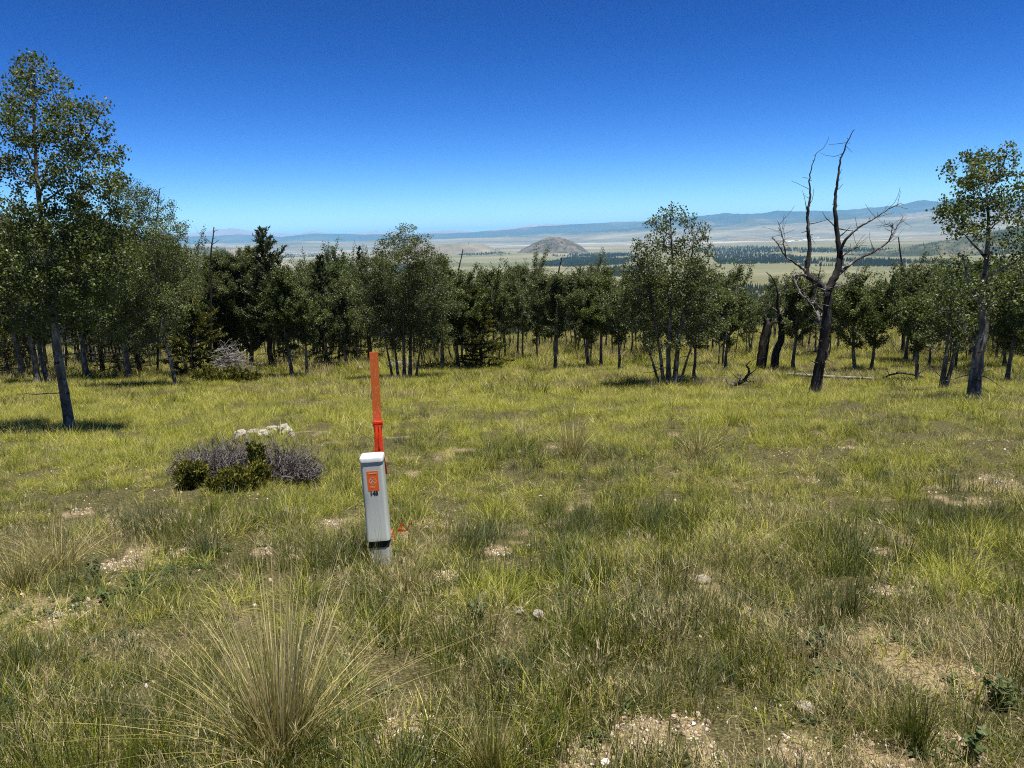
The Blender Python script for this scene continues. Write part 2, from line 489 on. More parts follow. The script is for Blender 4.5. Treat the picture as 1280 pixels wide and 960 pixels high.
def mountain_range(name, pts, dist, depth, mat, seed, rough=0.18, step=55.0, label=None, ncross=26, foot=-215.0):
    """a ridge seen along photo points; ridge line at dist metres, slopes of the given depth"""
    px = np.array([p[0] for p in pts], float); py = np.array([p[1] for p in pts], float)
    n = int((px[-1] - px[0]) / FPX * dist / step) + 2
    xs = np.linspace(px[0], px[-1], n)
    ys = np.interp(xs, px, py)
    D = np.array([ray(a, b) for a, b in zip(xs, ys)])
    h = np.hypot(D[:, 0], D[:, 1])
    ux, uy, el = D[:, 0] / h, D[:, 1] / h, D[:, 2] / h
    arc = xs / FPX * dist
    dd = dist * (1 + 0.05 * fbm(arc / 9000, arc * 0, seed, 3))
    top = CAM_Z + el * dd
    t = np.linspace(-1, 1, ncross)
    T, I = np.meshgrid(t, np.arange(n))
    R = dd[I] + T * depth * (1 + 0.25 * fbm(arc[I] / 3000, T, seed + 5, 2))
    sh = np.clip(1 - np.abs(T), 0, 1) ** 1.15
    relief = fbm(arc[I] / (depth * 0.33), T * 2.2, seed + 2, 5)
    gully = -np.abs(fbm(arc[I] / (depth * 0.16), T * 1.4, seed + 8, 4))
    H = (top - foot)[I]
    Z = foot + H * np.clip(sh + (rough * relief + rough * 0.9 * gully) * (0.25 + 1.5 * sh * (1 - sh)), 0, 2) \
        + 0.05 * H * fbm(arc[I] / 700.0, T, seed + 4, 3) * sh
    V = np.stack([ux[I] * R, uy[I] * R, Z], -1).reshape(-1, 3)
    i = np.arange(n - 1)[:, None]; j = np.arange(ncross - 1)[None, :]
    Q = np.stack([i * ncross + j, (i + 1) * ncross + j, (i + 1) * ncross + j + 1, i * ncross + j + 1], -1).reshape(-1, 4)
    o = link(name, make_mesh(name, V, Q, None, False), mat)
    tag(o, label, None, None, 'structure')
    return o

# pale snow-streaked peaks far behind, blue forested range before them, long range rising to the right, scrubby foothills
mountain_range('mountains_far_peaks', [(60, 298), (200, 295), (236, 290), (268, 286), (288, 282.5), (306, 285), (332, 290), (372, 291.5), (392, 287), (410, 291), (440, 289), (470, 288), (520, 290), (560, 287), (600, 289), (640, 283), (690, 278), (740, 281), (800, 286)], 42000, 3800, M['mountain_bare'], 31, 0.2, 85)
mountain_range('mountains_forested', [(-200, 304), (60, 300), (200, 297), (232, 295), (262, 293), (320, 292), (352, 295), (380, 292), (430, 291), (470, 293), (560, 291), (640, 289), (720, 288)], 33000, 2600, M['mountain'], 47, 0.12, 60)
mountain_range('mountains_long_range', [(540, 293), (620, 287), (680, 281.5), (740, 278), (800, 275.5), (850, 271), (905, 265.5), (940, 266), (985, 262), (1040, 261), (1090, 257), (1120, 255), (1160, 249), (1200, 246), (1250, 249), (1330, 243), (1480, 246)], 30000, 2400, M['mountain'], 59, 0.12, 55)
mountain_range('foothills', [(560, 299), (640, 294), (700, 290), (760, 286), (800, 282), (840, 279), (886, 275), (930, 273.5), (985, 271.5), (1035, 267.5), (1100, 264), (1180, 261), (1260, 258), (1400, 254)], 24000, 1700, M['foothill'], 73, 0.35, 45)
mountain_range('foothills_low', [(180, 306), (300, 303), (380, 301), (450, 301), (540, 298), (640, 296), (700, 294), (760, 290.5), (860, 285.5), (940, 281), (1010, 277), (1100, 271), (1157, 267.5), (1280, 261), (1400, 257)], 21000, 2600, M['bench'], 83, 0.2, 45)

def hill(name, px, py_top, dist, halfw_px, mat, seed, flat=0.35, skew=0.0, depthk=0.9, rough=0.1, n=90, dome=False):
    d = ray(px, py_top); h = math.hypot(d[0], d[1]); d = d / h
    c = np.array([d[0] * dist, d[1] * dist]); ztop = CAM_Z + d[2] * dist
    W = halfw_px / FPX * dist
    u = np.linspace(-1.25, 1.25, n)
    U, Vv = np.meshgrid(u, u)
    side = np.array([d[1], -d[0]])
    Us = U - skew * (1 - np.clip(np.hypot(U, Vv), 0, 1))
    r = np.hypot(Us, Vv) * (1 + 0.22 * fbm(U * 2.2, Vv * 2.2, seed, 4))
    s = np.clip((1 - r) / (1 - flat), 0, 1)
    s = (1 - (1 - s) ** 1.7) if dome else s * s * (3 - 2 * s) * 0.45 + s * 0.55
    X = c[0] + side[0] * U * W + d[0] * Vv * W * depthk
    Y = c[1] + side[1] * U * W + d[1] * Vv * W * depthk
    base = gz(X, Y)
    bc = float(gz(*c))
    Hh = ztop - bc
    gul = -np.abs(fbm(np.arctan2(Vv, Us) * 4.0, r * 1.2, seed + 3, 4)) * s * (1 - s) * 4
    Z = base - 6.0 + (Hh + 6.0) * (s + rough * gul + rough * 0.45 * fbm(U * 7, Vv * 7, seed + 6, 4) * sstep(0, 0.25, s))
    P = np.stack([X, Y, Z], -1).reshape(-1, 3)
    i = np.arange(n - 1)[:, None]; j = np.arange(n - 1)[None, :]
    Q = np.stack([i * n + j, i * n + j + 1, (i + 1) * n + j + 1, (i + 1) * n + j], -1).reshape(-1, 4)
    o = link(name, make_mesh(name, P, Q, None, True), mat)
    tag(o, kind='structure')
    return (X, Y, Z, s)

HILLS = {}
HILLS['butte'] = hill('hill_butte', 690, 297.0, 8200, 45, M['butte'], 5, 0.04, 0.06, 0.9, 0.2, 110, True)
HILLS['mesa'] = hill('hill_mesa', 556, 306.0, 9000, 70, M['hill_dry'], 12, 0.55, -0.1, 0.6, 0.14)
HILLS['wood1'] = hill('hill_wooded', 236, 311.5, 4600, 78, M['hill_wood'], 15, 0.3, 0.1, 0.6, 0.14)
HILLS['dry1'] = hill('hill_dry', 305, 311.0, 5600, 60, M['hill_dry'], 18, 0.3, -0.2, 0.7, 0.14)
HILLS['wood2'] = hill('hill_ridge', 1300, 284.0, 5200, 190, M['hill_wood'], 25, 0.25, 0.15, 0.4, 0.12)
HILLS['cone1'] = hill('hill_cone', 1063, 292.5, 15000, 17, M['hill_dry'], 35, 0.02, 0.0, 0.9, 0.1)
HILLS['cone2'] = hill('hill_cone', 1037, 294.0, 15500, 17, M['hill_dry'], 36, 0.05, 0.1, 0.9, 0.1)
HILLS['low1'] = hill('hill_low', 930, 295.5, 14500, 46, M['hill_dry'], 38, 0.1, 0.1, 0.6, 0.1)
HILLS['low2'] = hill('hill_low', 985, 296.0, 16500, 34, M['hill_dry'], 39, 0.1, 0.1, 0.6, 0.1)

# pale unpaved road crossing the valley
def road():
    pts = [(1140, 297.5), (1090, 299.5), (1040, 301.0), (985, 303.0), (1012, 299.0), (1024, 296.5), (1031, 294.2)]
    W = [at(*p) for p in pts]
    P = []
    for a, b in zip(W[:-1], W[1:]):
        for k in range(24): P.append(a + (b - a) * k / 24.0)
    P.append(W[-1]); P = np.array(P)
    d = np.gradient(P[:, :2], axis=0); d /= np.linalg.norm(d, axis=1)[:, None]
    s = np.stack([-d[:, 1], d[:, 0]], -1) * 26.0
    L, R = P[:, :2] + s, P[:, :2] - s
    V = np.concatenate([np.column_stack([L, gz(L[:, 0], L[:, 1]) + 6]), np.column_stack([R, gz(R[:, 0], R[:, 1]) + 6])])
    n = len(P); i = np.arange(n - 1)
    t = MT('road_gravel', 0.95, 0.05); p = t.pos()
    t.color(t.ramp(t.noise(p, 0.01, 4), [(0.3, (0.50, 0.46, 0.40)), (0.7, (0.62, 0.58, 0.52))]))
    tag(link('dirt_road', make_mesh('dirt_road', V, np.stack([i, i + 1, n + i + 1, n + i], -1)), t.m), kind='structure')
road()

# ------------------------------------------------------------------ scattering by geometry nodes (for what nobody could count)
def proto_collection(name, meshes):
    c = bpy.data.collections.new(name)
    for i, (me, mat) in enumerate(meshes):
        if len(me.materials) == 0: me.materials.append(mat)
        o = bpy.data.objects.new('%s_%02d' % (name, i), me)
        c.objects.link(o)
    return c

def scatter(name, coll, P, idx, rot, scl, label, cat=None):
    me = bpy.data.meshes.new(name)
    n = len(P)
    me.vertices.add(n)
    me.vertices.foreach_set('co', np.asarray(P, np.float32).ravel())
    a = me.attributes.new('pick', 'INT', 'POINT'); a.data.foreach_set('value', np.asarray(idx, np.int32))
    a = me.attributes.new('turn', 'FLOAT_VECTOR', 'POINT'); a.data.foreach_set('vector', np.asarray(rot, np.float32).ravel())
    a = me.attributes.new('size', 'FLOAT_VECTOR', 'POINT'); a.data.foreach_set('vector', np.asarray(scl, np.float32).ravel())
    me.update()
    ng = bpy.data.node_groups.new(name + '_nodes', 'GeometryNodeTree')
    ng.interface.new_socket('Geometry', in_out='INPUT', socket_type='NodeSocketGeometry')
    ng.interface.new_socket('Geometry', in_out='OUTPUT', socket_type='NodeSocketGeometry')
    gi, go = ng.nodes.new('NodeGroupInput'), ng.nodes.new('NodeGroupOutput')
    ci = ng.nodes.new('GeometryNodeCollectionInfo')
    ci.inputs['Collection'].default_value = coll
    ci.inputs['Separate Children'].default_value = True
    ci.inputs['Reset Children'].default_value = True
    iop = ng.nodes.new('GeometryNodeInstanceOnPoints')
    iop.inputs['Pick Instance'].default_value = True
    def na(nm, ty):
        q = ng.nodes.new('GeometryNodeInputNamedAttribute'); q.data_type = ty
        q.inputs['Name'].default_value = nm
        return q.outputs['Attribute']
    e2r = ng.nodes.new('FunctionNodeEulerToRotation')
    L = ng.links.new
    L(gi.outputs[0], iop.inputs['Points'])
    L(ci.outputs[0], iop.inputs['Instance'])
    L(na('pick', 'INT'), iop.inputs['Instance Index'])
    L(na('turn', 'FLOAT_VECTOR'), e2r.inputs[0])
    L(e2r.outputs[0], iop.inputs['Rotation'])
    L(na('size', 'FLOAT_VECTOR'), iop.inputs['Scale'])
    L(iop.outputs[0], go.inputs[0])
    o = bpy.data.objects.new(name, me)
    COL.objects.link(o)
    md = o.modifiers.new('scatter', 'NODES'); md.node_group = ng
    tag(o, label, cat, None, 'stuff')
    return o

# ------------------------------------------------------------------ far conifers: dark bands and woods down in the valley
def far_tree_mesh(seed, tiers=6, sides=7, w=0.22):
    g = Geo(); r = np.random.default_rng(seed)
    for k in range(tiers):
        z0 = 0.08 + 0.86 * k / tiers; z1 = min(1.0, z0 + 1.55 * 0.9 / tiers)
        rad = w * (1 - 0.88 * k / tiers) * r.uniform(0.8, 1.15)
        a = np.linspace(0, 2 * PI, sides, endpoint=False) + r.uniform(0, 3)
        rr = rad * r.uniform(0.6, 1.25, sides)
        ring = np.stack([np.cos(a) * rr, np.sin(a) * rr, z0 + r.uniform(-0.03, 0.03, sides)], -1)
        V = np.concatenate([ring, [[r.uniform(-.02, .02), r.uniform(-.02, .02), z1]]])
        i = np.arange(sides)
        g.add(V, None, np.stack([i, (i + 1) % sides, np.full(sides, sides)], -1), rnd=r.uniform(0, 1))
    return g.mesh('far_tree')

def far_forest():
    r = np.random.default_rng(404)
    pts, hs = [], []
    def poly_band(poly, n, h, fuzz=1.0):
        n = int(n * 4.2); h = h * 1.1
        poly = np.array(poly, float); m = len(poly)
        x0, y0 = poly.min(0); x1, y1 = poly.max(0)
        x, y = r.uniform(x0, x1, n * 4), r.uniform(y0, y1, n * 4)
        ins = np.zeros(len(x), bool)
        for i in range(m):
            a, b = poly[i], poly[(i + 1) % m]
            if a[1] == b[1]: continue
            ins ^= ((a[1] > y) != (b[1] > y)) & (x < (b[0] - a[0]) * (y - a[1]) / (b[1] - a[1]) + a[0])
        p = at_many(x[ins][:int(n * 1.25)], y[ins][:int(n * 1.25)])
        p = p[vnoise(p[:, 0] / 160.0, p[:, 1] / 160.0, 77) > -0.24 * fuzz][:n]
        pts.extend(p); hs.extend(h * r.uniform(0.6, 1.25, len(p)))
    poly_band([(664, 333), (700, 325), (725, 320), (775, 318), (800, 322), (780, 331), (720, 334)], 700, 16)
    poly_band([(690, 318.5), (790, 316.5), (790, 320), (690, 321)], 120, 15)
    poly_band([(735, 346), (770, 335), (815, 333), (815, 346)], 260, 13)
    poly_band([(870, 309.5), (940, 308), (1000, 311), (1130, 312), (1130, 316), (870, 316)], 420, 18)
    poly_band([(880, 317), (930, 315), (1010, 322), (1000, 329), (900, 331)], 420, 15)
    poly_band([(1000, 325), (1060, 325), (1210, 329), (1210, 334), (1000, 333)], 330, 15)
    poly_band([(215, 324), (300, 318), (330, 324), (300, 330), (215, 334)], 360, 15)
    poly_band([(560, 313), (600, 312), (640, 318), (575, 320)], 180, 18)
    poly_band([(430, 331), (560, 331), (560, 347), (430, 347)], 380, 13)
    poly_band([(350, 318), (420, 316), (410, 321), (350, 323)], 120, 17)
    for name, n, lo, h in (('butte', 260, 0.22, 11), ('mesa', 200, 0.25, 13), ('wood1', 900, 0.05, 13), ('wood2', 1300, 0.05, 13), ('dry1', 160, 0.25, 13)):
        X, Y, Z, s = [q.ravel() for q in HILLS[name]]
        ok = np.where(s > lo)[0]
        for i in r.choice(ok, n):
            if name in ('butte', 'mesa', 'dry1') and vnoise(X[i] / 120, Y[i] / 120, 5) < 0.0: continue
            pts.append(np.array([X[i] + r.uniform(-12, 12), Y[i] + r.uniform(-12, 12), Z[i] - 2.5])); hs.append(h * r.uniform(0.6, 1.2))
    # the wooded slope below the meadow
    n = 15000
    rad = np.sqrt(r.uniform(118.0 ** 2, 1500.0 ** 2, n)); rad[:6000] = np.sqrt(r.uniform(115.0 ** 2, 420.0 ** 2, 6000))
    a = r.uniform(-0.72, 0.72, n)
    X, Y = rad * np.sin(a), rad * np.cos(a)
    keep = (vnoise(X / 130.0, Y / 130.0, 91) + 0.5 * vnoise(X / 50, Y / 50, 92)) > -0.12
    X, Y = X[keep], Y[keep]
    P2 = np.stack([X, Y, gz(X, Y) - 0.3], -1)
    H2 = r.uniform(4.0, 9.0, len(P2)) * (1 + 0.35 * sstep(150, 600, np.hypot(X, Y)))
    P = np.concatenate([np.array(pts), P2]); H = np.concatenate([np.array(hs), H2])
    coll = proto_collection('far_conifer', [(far_tree_mesh(s, 7, 8, w), M['far_tree']) for s, w in ((1, .2), (2, .24), (3, .28), (4, .22))])
    m = len(P)
    rot = np.zeros((m, 3)); rot[:, 2] = r.uniform(0, 6.28, m)
    S = np.stack([H * r.uniform(0.8, 1.2, m), H * r.uniform(0.8, 1.2, m), H], -1)
    scatter('distant_forest', coll, P, r.integers(0, 4, m), rot, S, 'dark conifer woods in bands across the valley and lower slopes')
far_forest()

# ------------------------------------------------------------------ haze
def haze():
    tops = [max(v.co.z for v in o.data.vertices) for o in COL.objects if o.name.startswith(('mountains', 'foothills'))]
    a, b0, b1 = 66000.0, -300.0, max(tops) + 40.0
    print('haze top', b1)
    V = [(x, y, z) for z in (b0, b1) for x, y in ((-a, -a), (a, -a), (a, a), (-a, a))]
    Q = [(0, 3, 2, 1), (4, 5, 6, 7), (0, 1, 5, 4), (1, 2, 6, 5), (2, 3, 7, 6), (3, 0, 4, 7)]
    m = bpy.data.materials.new('haze_air'); m.use_nodes = True
    nt = m.node_tree; nt.nodes.clear()
    out = nt.nodes.new('ShaderNodeOutputMaterial'); v = nt.nodes.new('ShaderNodeVolumePrincipled')
    v.inputs['Color'].default_value = (0.25, 0.60, 1.0, 1.0)
    v.inputs['Density'].default_value = HAZE
    v.inputs['Anisotropy'].default_value = 0.0
    nt.links.new(v.outputs[0], out.inputs['Volume'])
    tag(link('haze', make_mesh('haze', V, Q), m), 'thin blue mountain haze filling the wide valley', None, None, 'stuff')
HAZE = 3.0e-5
haze()
#--PART3--
# ------------------------------------------------------------------ tree building blocks
def unit(v):
    v = np.asarray(v, float)
    return v / (np.linalg.norm(v, axis=-1, keepdims=True) + 1e-12)

def tube(g, P, R, sides=6, r=None, knob=0.0):
    P = np.asarray(P, float); n = len(P)
    R = np.broadcast_to(np.asarray(R, float), (n,))
    T = unit(np.gradient(P, axis=0))
    d = unit(P[-1] - P[0])
    ref = np.array([1.0, 0, 0]) if abs(d[0]) < 0.8 else np.array([0, 1.0, 0])
    U = unit(np.cross(T, ref)); W = np.cross(T, U)
    a = np.linspace(0, 2 * PI, sides, endpoint=False)
    rr = R[:, None] * np.ones(sides)[None]
    if r is not None and knob: rr = rr * (1 + knob * r.uniform(-1, 1, rr.shape))
    V = P[:, None, :] + rr[..., None] * (np.cos(a)[None, :, None] * U[:, None, :] + np.sin(a)[None, :, None] * W[:, None, :])
    i = np.arange(n - 1)[:, None]; j = np.arange(sides)[None]; j2 = (j + 1) % sides
    Q = np.stack([i * sides + j, i * sides + j2, (i + 1) * sides + j2, (i + 1) * sides + j], -1).reshape(-1, 4)
    V = np.concatenate([V.reshape(-1, 3), [P[-1] + T[-1] * R[-1] * 0.6]])
    k = np.arange(sides); m = (n - 1) * sides
    g.add(V, Q, np.stack([m + k, m + (k + 1) % sides, np.full(sides, n * sides)], -1))

def smooth_line(P, m):
    """resample a polyline to m points with a Catmull-Rom curve"""
    P = np.asarray(P, float)
    if len(P) < 3:
        t = np.linspace(0, 1, m)[:, None]
        return P[0] + (P[-1] - P[0]) * t
    Q = np.concatenate([[2 * P[0] - P[1]], P, [2 * P[-1] - P[-2]]])
    s = np.linspace(0, len(P) - 1 - 1e-6, m)
    i = s.astype(int); t = (s - i)[:, None]
    a, b, c, d = Q[i], Q[i + 1], Q[i + 2], Q[i + 3]
    return 0.5 * (2 * b + (c - a) * t + (2 * a - 5 * b + 4 * c - d) * t ** 2 + (3 * b - a - 3 * c + d) * t ** 3)

def leaves(g, C, size, r, flat=0.0, lum=None):
    """one small rhombic blade for each centre"""
    N = len(C)
    n = unit(r.normal(size=(N, 3)) + np.array([0, 0, flat]))
    a = unit(np.cross(n, r.normal(size=(N, 3))))
    b = np.cross(n, a)
    s = size * r.uniform(0.7, 1.25, N)[:, None]
    bend = n * s * 0.25
    V = np.stack([C - a * s, C - b * s * 0.82 + bend, C + a * s * 1.05, C + b * s * 0.82 + bend], 1).reshape(-1, 3)
    Q = np.arange(4 * N).reshape(-1, 4)
    k = r.uniform(0, 1, N) if lum is None else np.clip(0.55 * r.uniform(0, 1, N) + 0.45 * lum, 0, 1)
    g.add(V, Q, None, rnd=np.repeat(k, 4))

def grow(p0, d0, L, n, r, up=0.15, jit=0.12):
    P = [np.asarray(p0, float)]; d = unit(d0)
    for _ in range(n - 1):
        d = unit(d + np.array([0, 0, up]) + r.normal(0, jit, 3))
        P.append(P[-1] + d * L / (n - 1))
    return np.array(P)

def aspen_meshes(seed, H, W, r0, clo=0.22, nleaf=4500, leaf=0.034, lean=0.04, stems=1, dead=5):
    """trunk-and-branch mesh and leaf mesh of one slender aspen standing at the origin"""
    r = np.random.default_rng(seed)
    g, lf = Geo(), Geo()
    seg = []
    H0, W0, r00, clo0, dead0 = H, W, r0, clo, dead
    for si in range(stems):
        if si:                                             # slimmer stems from the same root
            H, W, r0, dead = H0 * r.uniform(0.6, 0.92), W0 * r.uniform(0.45, 0.7), r00 * r.uniform(0.45, 0.75), 2
            clo = min(0.6, clo0 * r.uniform(1.0, 1.4))
        m = 11
        t = np.linspace(0, 1, m)
        off = np.cumsum(r.normal(0, 0.010 * H, (m, 2)), axis=0) * 0.7
        off -= off[0]
        la = r.uniform(0, 6.28)
        TR = np.column_stack([off[:, 0] + lean * H * t * math.cos(la), off[:, 1] + lean * H * t * math.sin(la), t * H * 0.97])
        TR[0, 2] = -0.12
        if si:
            sa = r.uniform(0, 6.28); sd = r.uniform(0.18, 0.75)
            TR[:, 0] += math.cos(sa) * sd * (1 + 0.5 * t); TR[:, 1] += math.sin(sa) * sd * (1 + 0.5 * t)
        RR = r0 * (1 - 0.93 * t ** 0.9) + 0.004
        RR[0] *= 1.35
        tube(g, TR, RR, 7, r, 0.06)
        nb = int(15 + H * 4) if not si else int(7 + H * 2)
        for k in range(nb):
            u = clo + (0.97 - clo) * ((k + r.uniform(0, 1)) / nb)
            c = (u - clo) / (1 - clo)
            p = np.array([np.interp(u, t, TR[:, q]) for q in range(3)])
            pk = 0.32 + 0.25 * ((seed * 0.37) % 1.0)
            shape = (0.22 + 0.78 * (c / pk) ** 0.8) if c < pk else (1.0 - 0.93 * ((c - pk) / (1 - pk)) ** 1.2)
            a = k * 2.4 + r.uniform(-0.5, 0.5)
            L = W * 0.5 * max(0.16, shape) * r.uniform(0.5, 1.35) * (1 + 0.3 * math.sin(a + seed) * math.sin(5.0 * c + seed * 1.7))
            e = math.radians(r.uniform(5, 35) + 38 * c)
            B = grow(p, (math.cos(a) * math.cos(e), math.sin(a) * math.cos(e), math.sin(e)), L, 5, r, 0.10, 0.16)
            rb = max(0.006, np.interp(u, t, RR) * 0.45)
            tube(g, B, np.linspace(rb, 0.003, 5), 4)
            seg.append((B[2], B[4], 1.0))
            for q in range(6):
                f = r.uniform(0.25, 1.0)
                s0 = B[0] + (B[-1] - B[0]) * f if q else B[-1]
                s0 = np.array([np.interp(f * 4, np.arange(5), B[:, w]) for w in range(3)])
                dd = unit(B[-1] - B[0]) + r.normal(0, 0.65, 3) + np.array([0, 0, 0.25])
                S = grow(s0, dd, L * r.uniform(0.28, 0.55) + 0.08, 3, r, 0.1, 0.15)
                tube(g, S, np.linspace(0.005, 0.002, 3), 3)
                seg.append((S[0], S[2], 0.9))
        for k in range(dead):                                  # bare dead twigs under the crown
            u = r.uniform(0.15, clo + 0.15)
            p = np.array([np.interp(u, t, TR[:, q]) for q in range(3)])
            a = r.uniform(0, 6.28)
            tube(g, grow(p, (math.cos(a), math.sin(a), r.uniform(-0.1, 0.5)), W * r.uniform(0.15, 0.4), 5, r, 0.05, 0.25), np.linspace(0.008, 0.002, 5), 4)
    A = np.array([s[0] for s in seg]); B = np.array([s[1] for s in seg])
    Lw = np.linalg.norm(B - A, axis=1); Lw /= Lw.sum()
    lum = r.uniform(0, 1, len(seg))
    i = r.choice(len(seg), nleaf, p=Lw)
    f = r.uniform(0, 1.12, nleaf)[:, None]
    C = A[i] + (B[i] - A[i]) * f + r.normal(0, 0.034 + 0.011 * W, (nleaf, 3))
    leaves(lf, C, leaf, r, 0.35, lum[i])
    return g.mesh('aspen_trunk', True), lf.mesh('aspen_crown')

def put_tree(name, label, group, loc, meshes, mats, cat='tree', rotz=0.0, scale=1.0, names=('trunk', 'crown')):
    e = empty(name, loc, (0, 0, rotz))
    e.scale = (scale, scale, scale) if np.isscalar(scale) else scale
    tag(e, label, cat, group)
    for nm, me, mt in zip(names, meshes, mats):
        link(nm, me, mt, e)
    return e

def copy_tree(o):
    c = o.copy(); COL.objects.link(c)
    for ch in o.children:
        k = ch.copy(); COL.objects.link(k); k.parent = c
    return c

def blob_tree(name, label, base, trunks, blobs, limbs=(), r0=0.1, seed=1, leaf=0.032, dens=900, leafmat='leaf', spread=0.8, bark='bark', tw=1.0, group=None, ndead=9):
    """an aspen drawn from the photo: trunk and limb lines and leaf masses at photo pixels around the tree's own distance,
    thrown forward and back so that the crown is as deep as it is wide. base: photo pixel of the foot."""
    r = np.random.default_rng(seed)
    B = at(*base); Y = B[1]
    mpp = (Y * math.cos(PITCH) + (CAM_Z - B[2]) * math.sin(PITCH)) / FPX
    e = empty(name, B)
    tag(e, label, 'tree', group)
    xs = [b[0] for b in blobs]
    half = 0.5 * (max(xs) - min(xs)) * mpp
    lines = []                                    # every wooden line in local metres with radii
    for k, tr in enumerate(trunks):
        dy = np.linspace(0, r.normal(0, 0.12 * half), len(tr)) if k else np.zeros(len(tr))
        P = np.array([atd(p[0], p[1], Y + d) - B for p, d in zip(tr, dy)])
        P[0, 2] -= 0.12
        P = smooth_line(P, max(10, 3 * len(tr)))
        rad = (r0 if np.isscalar(r0) else r0[k])
        R = rad * (1 - 0.88 * np.linspace(0, 1, len(P)) ** 0.9) + 0.004
        R[0] *= 1.3
        g = Geo(); tube(g, P, R, 9, r, 0.07)
        lines.append((P, R)); trunk_g = g
        if k < len(trunks) - 1:
            link('trunk', g.mesh('trunk', True), M[bark], e)
    g = trunk_g
    for lm in limbs:
        d1 = r.uniform(-0.5, 0.5) * half
        P = np.array([atd(p[0], p[1], Y + d1 * i / (len(lm) - 1)) - B for i, p in enumerate(lm)])
        P = smooth_line(P, 10)
        P[2:] += np.cumsum(r.normal(0, 0.008, (len(P) - 2, 3)), axis=0)
        dmin = [np.min(np.linalg.norm(L[0] - P[0], axis=1)) for L in lines]
        L = lines[int(np.argmin(dmin))]
        i = int(np.argmin(np.linalg.norm(L[0] - P[0], axis=1)))
        P[0] = L[0][i]
        R = np.linspace(max(0.012, 0.62 * L[1][i]), 0.006, 10)
        tube(g, P, R, 6, r, 0.05)
        lines.append((P, R))
    allP = np.concatenate([L[0] for L in lines]); allR = np.concatenate([L[1] for L in lines])
    lf = Geo()
    for b in blobs:
        bx, by, br = b[:3]; dk = b[3] if len(b) > 3 else 1.0
        R = br * mpp * 1.08
        room = max(0.0, half * spread)
        C = atd(bx, by, Y + r.uniform(-1, 1) * room) - B
        d = np.linalg.norm(allP - C, axis=1) + 2.0 * np.clip(allP[:, 2] - C[2] + 0.15, 0, None)
        i = int(np.argmin(d))
        S = allP[i]; mid = 0.5 * (S + C) + np.array([0, 0, -0.12 * np.linalg.norm(C - S)]) + r.normal(0, 0.04, 3)
        P = smooth_line([S, mid, C], 7)
        tube(g, P, np.linspace(min(allR[i] * 0.6, 0.022 * tw + 0.004), 0.005, 7), 5)
        nc = max(8, int(26 * R / 0.4))
        q = unit(r.normal(size=(nc, 3))) * (r.uniform(0.15, 1, (nc, 1)) ** 0.45) * R
        q[:, 2] *= 0.85
        for v in q[: max(6, nc // 2)]:
            st = P[r.integers(3, 7)]
            tube(g, smooth_line([st, 0.5 * (st + C + v) + r.normal(0, 0.03, 3), C + v], 4), np.linspace(0.006, 0.002, 4), 3)
        n = int(dens * dk * R * R * (0.032 / leaf) ** 2 * 1.9)
        k = r.integers(0, nc, n)
        lum = r.uniform(0, 1, nc)
        pos = C + q[k] + r.normal(0, 0.035 + 0.075 * R, (n, 3)) * np.array([1, 1, 0.8])
        leaves(lf, pos, leaf, r, 0.3, lum[k])
    for k in range(ndead):
        L = lines[r.integers(0, len(trunks))]
        i = r.integers(2, max(3, len(L[0]) // 2)); a = r.uniform(0, 6.28)
        tube(g, grow(L[0][i], (math.cos(a), math.sin(a), r.uniform(-0.1, 0.5)), r.uniform(0.25, 0.8), 6, r, 0.06, 0.25), np.linspace(0.011, 0.002, 6), 4)
    link('trunk', g.mesh('trunk', True), M[bark], e)
    link('crown', lf.mesh('crown'), M[leafmat], e)
    return e

def needles(g, C, D, ln, wd, r, lum):
    """needle sprays: slim blades pointing along D"""
    N = len(C)
    D = unit(D); s = unit(np.cross(D, r.normal(size=(N, 3))))
    L = ln * r.uniform(0.6, 1.3, N)[:, None]; w = wd * r.uniform(0.7, 1.3, N)[:, None]
    V = np.stack([C, C + D * L * 0.5 - s * w, C + D * L, C + D * L * 0.5 + s * w], 1).reshape(-1, 3)
    g.add(V, np.arange(4 * N).reshape(-1, 4), None, rnd=np.repeat(np.clip(lum, 0, 1), 4))

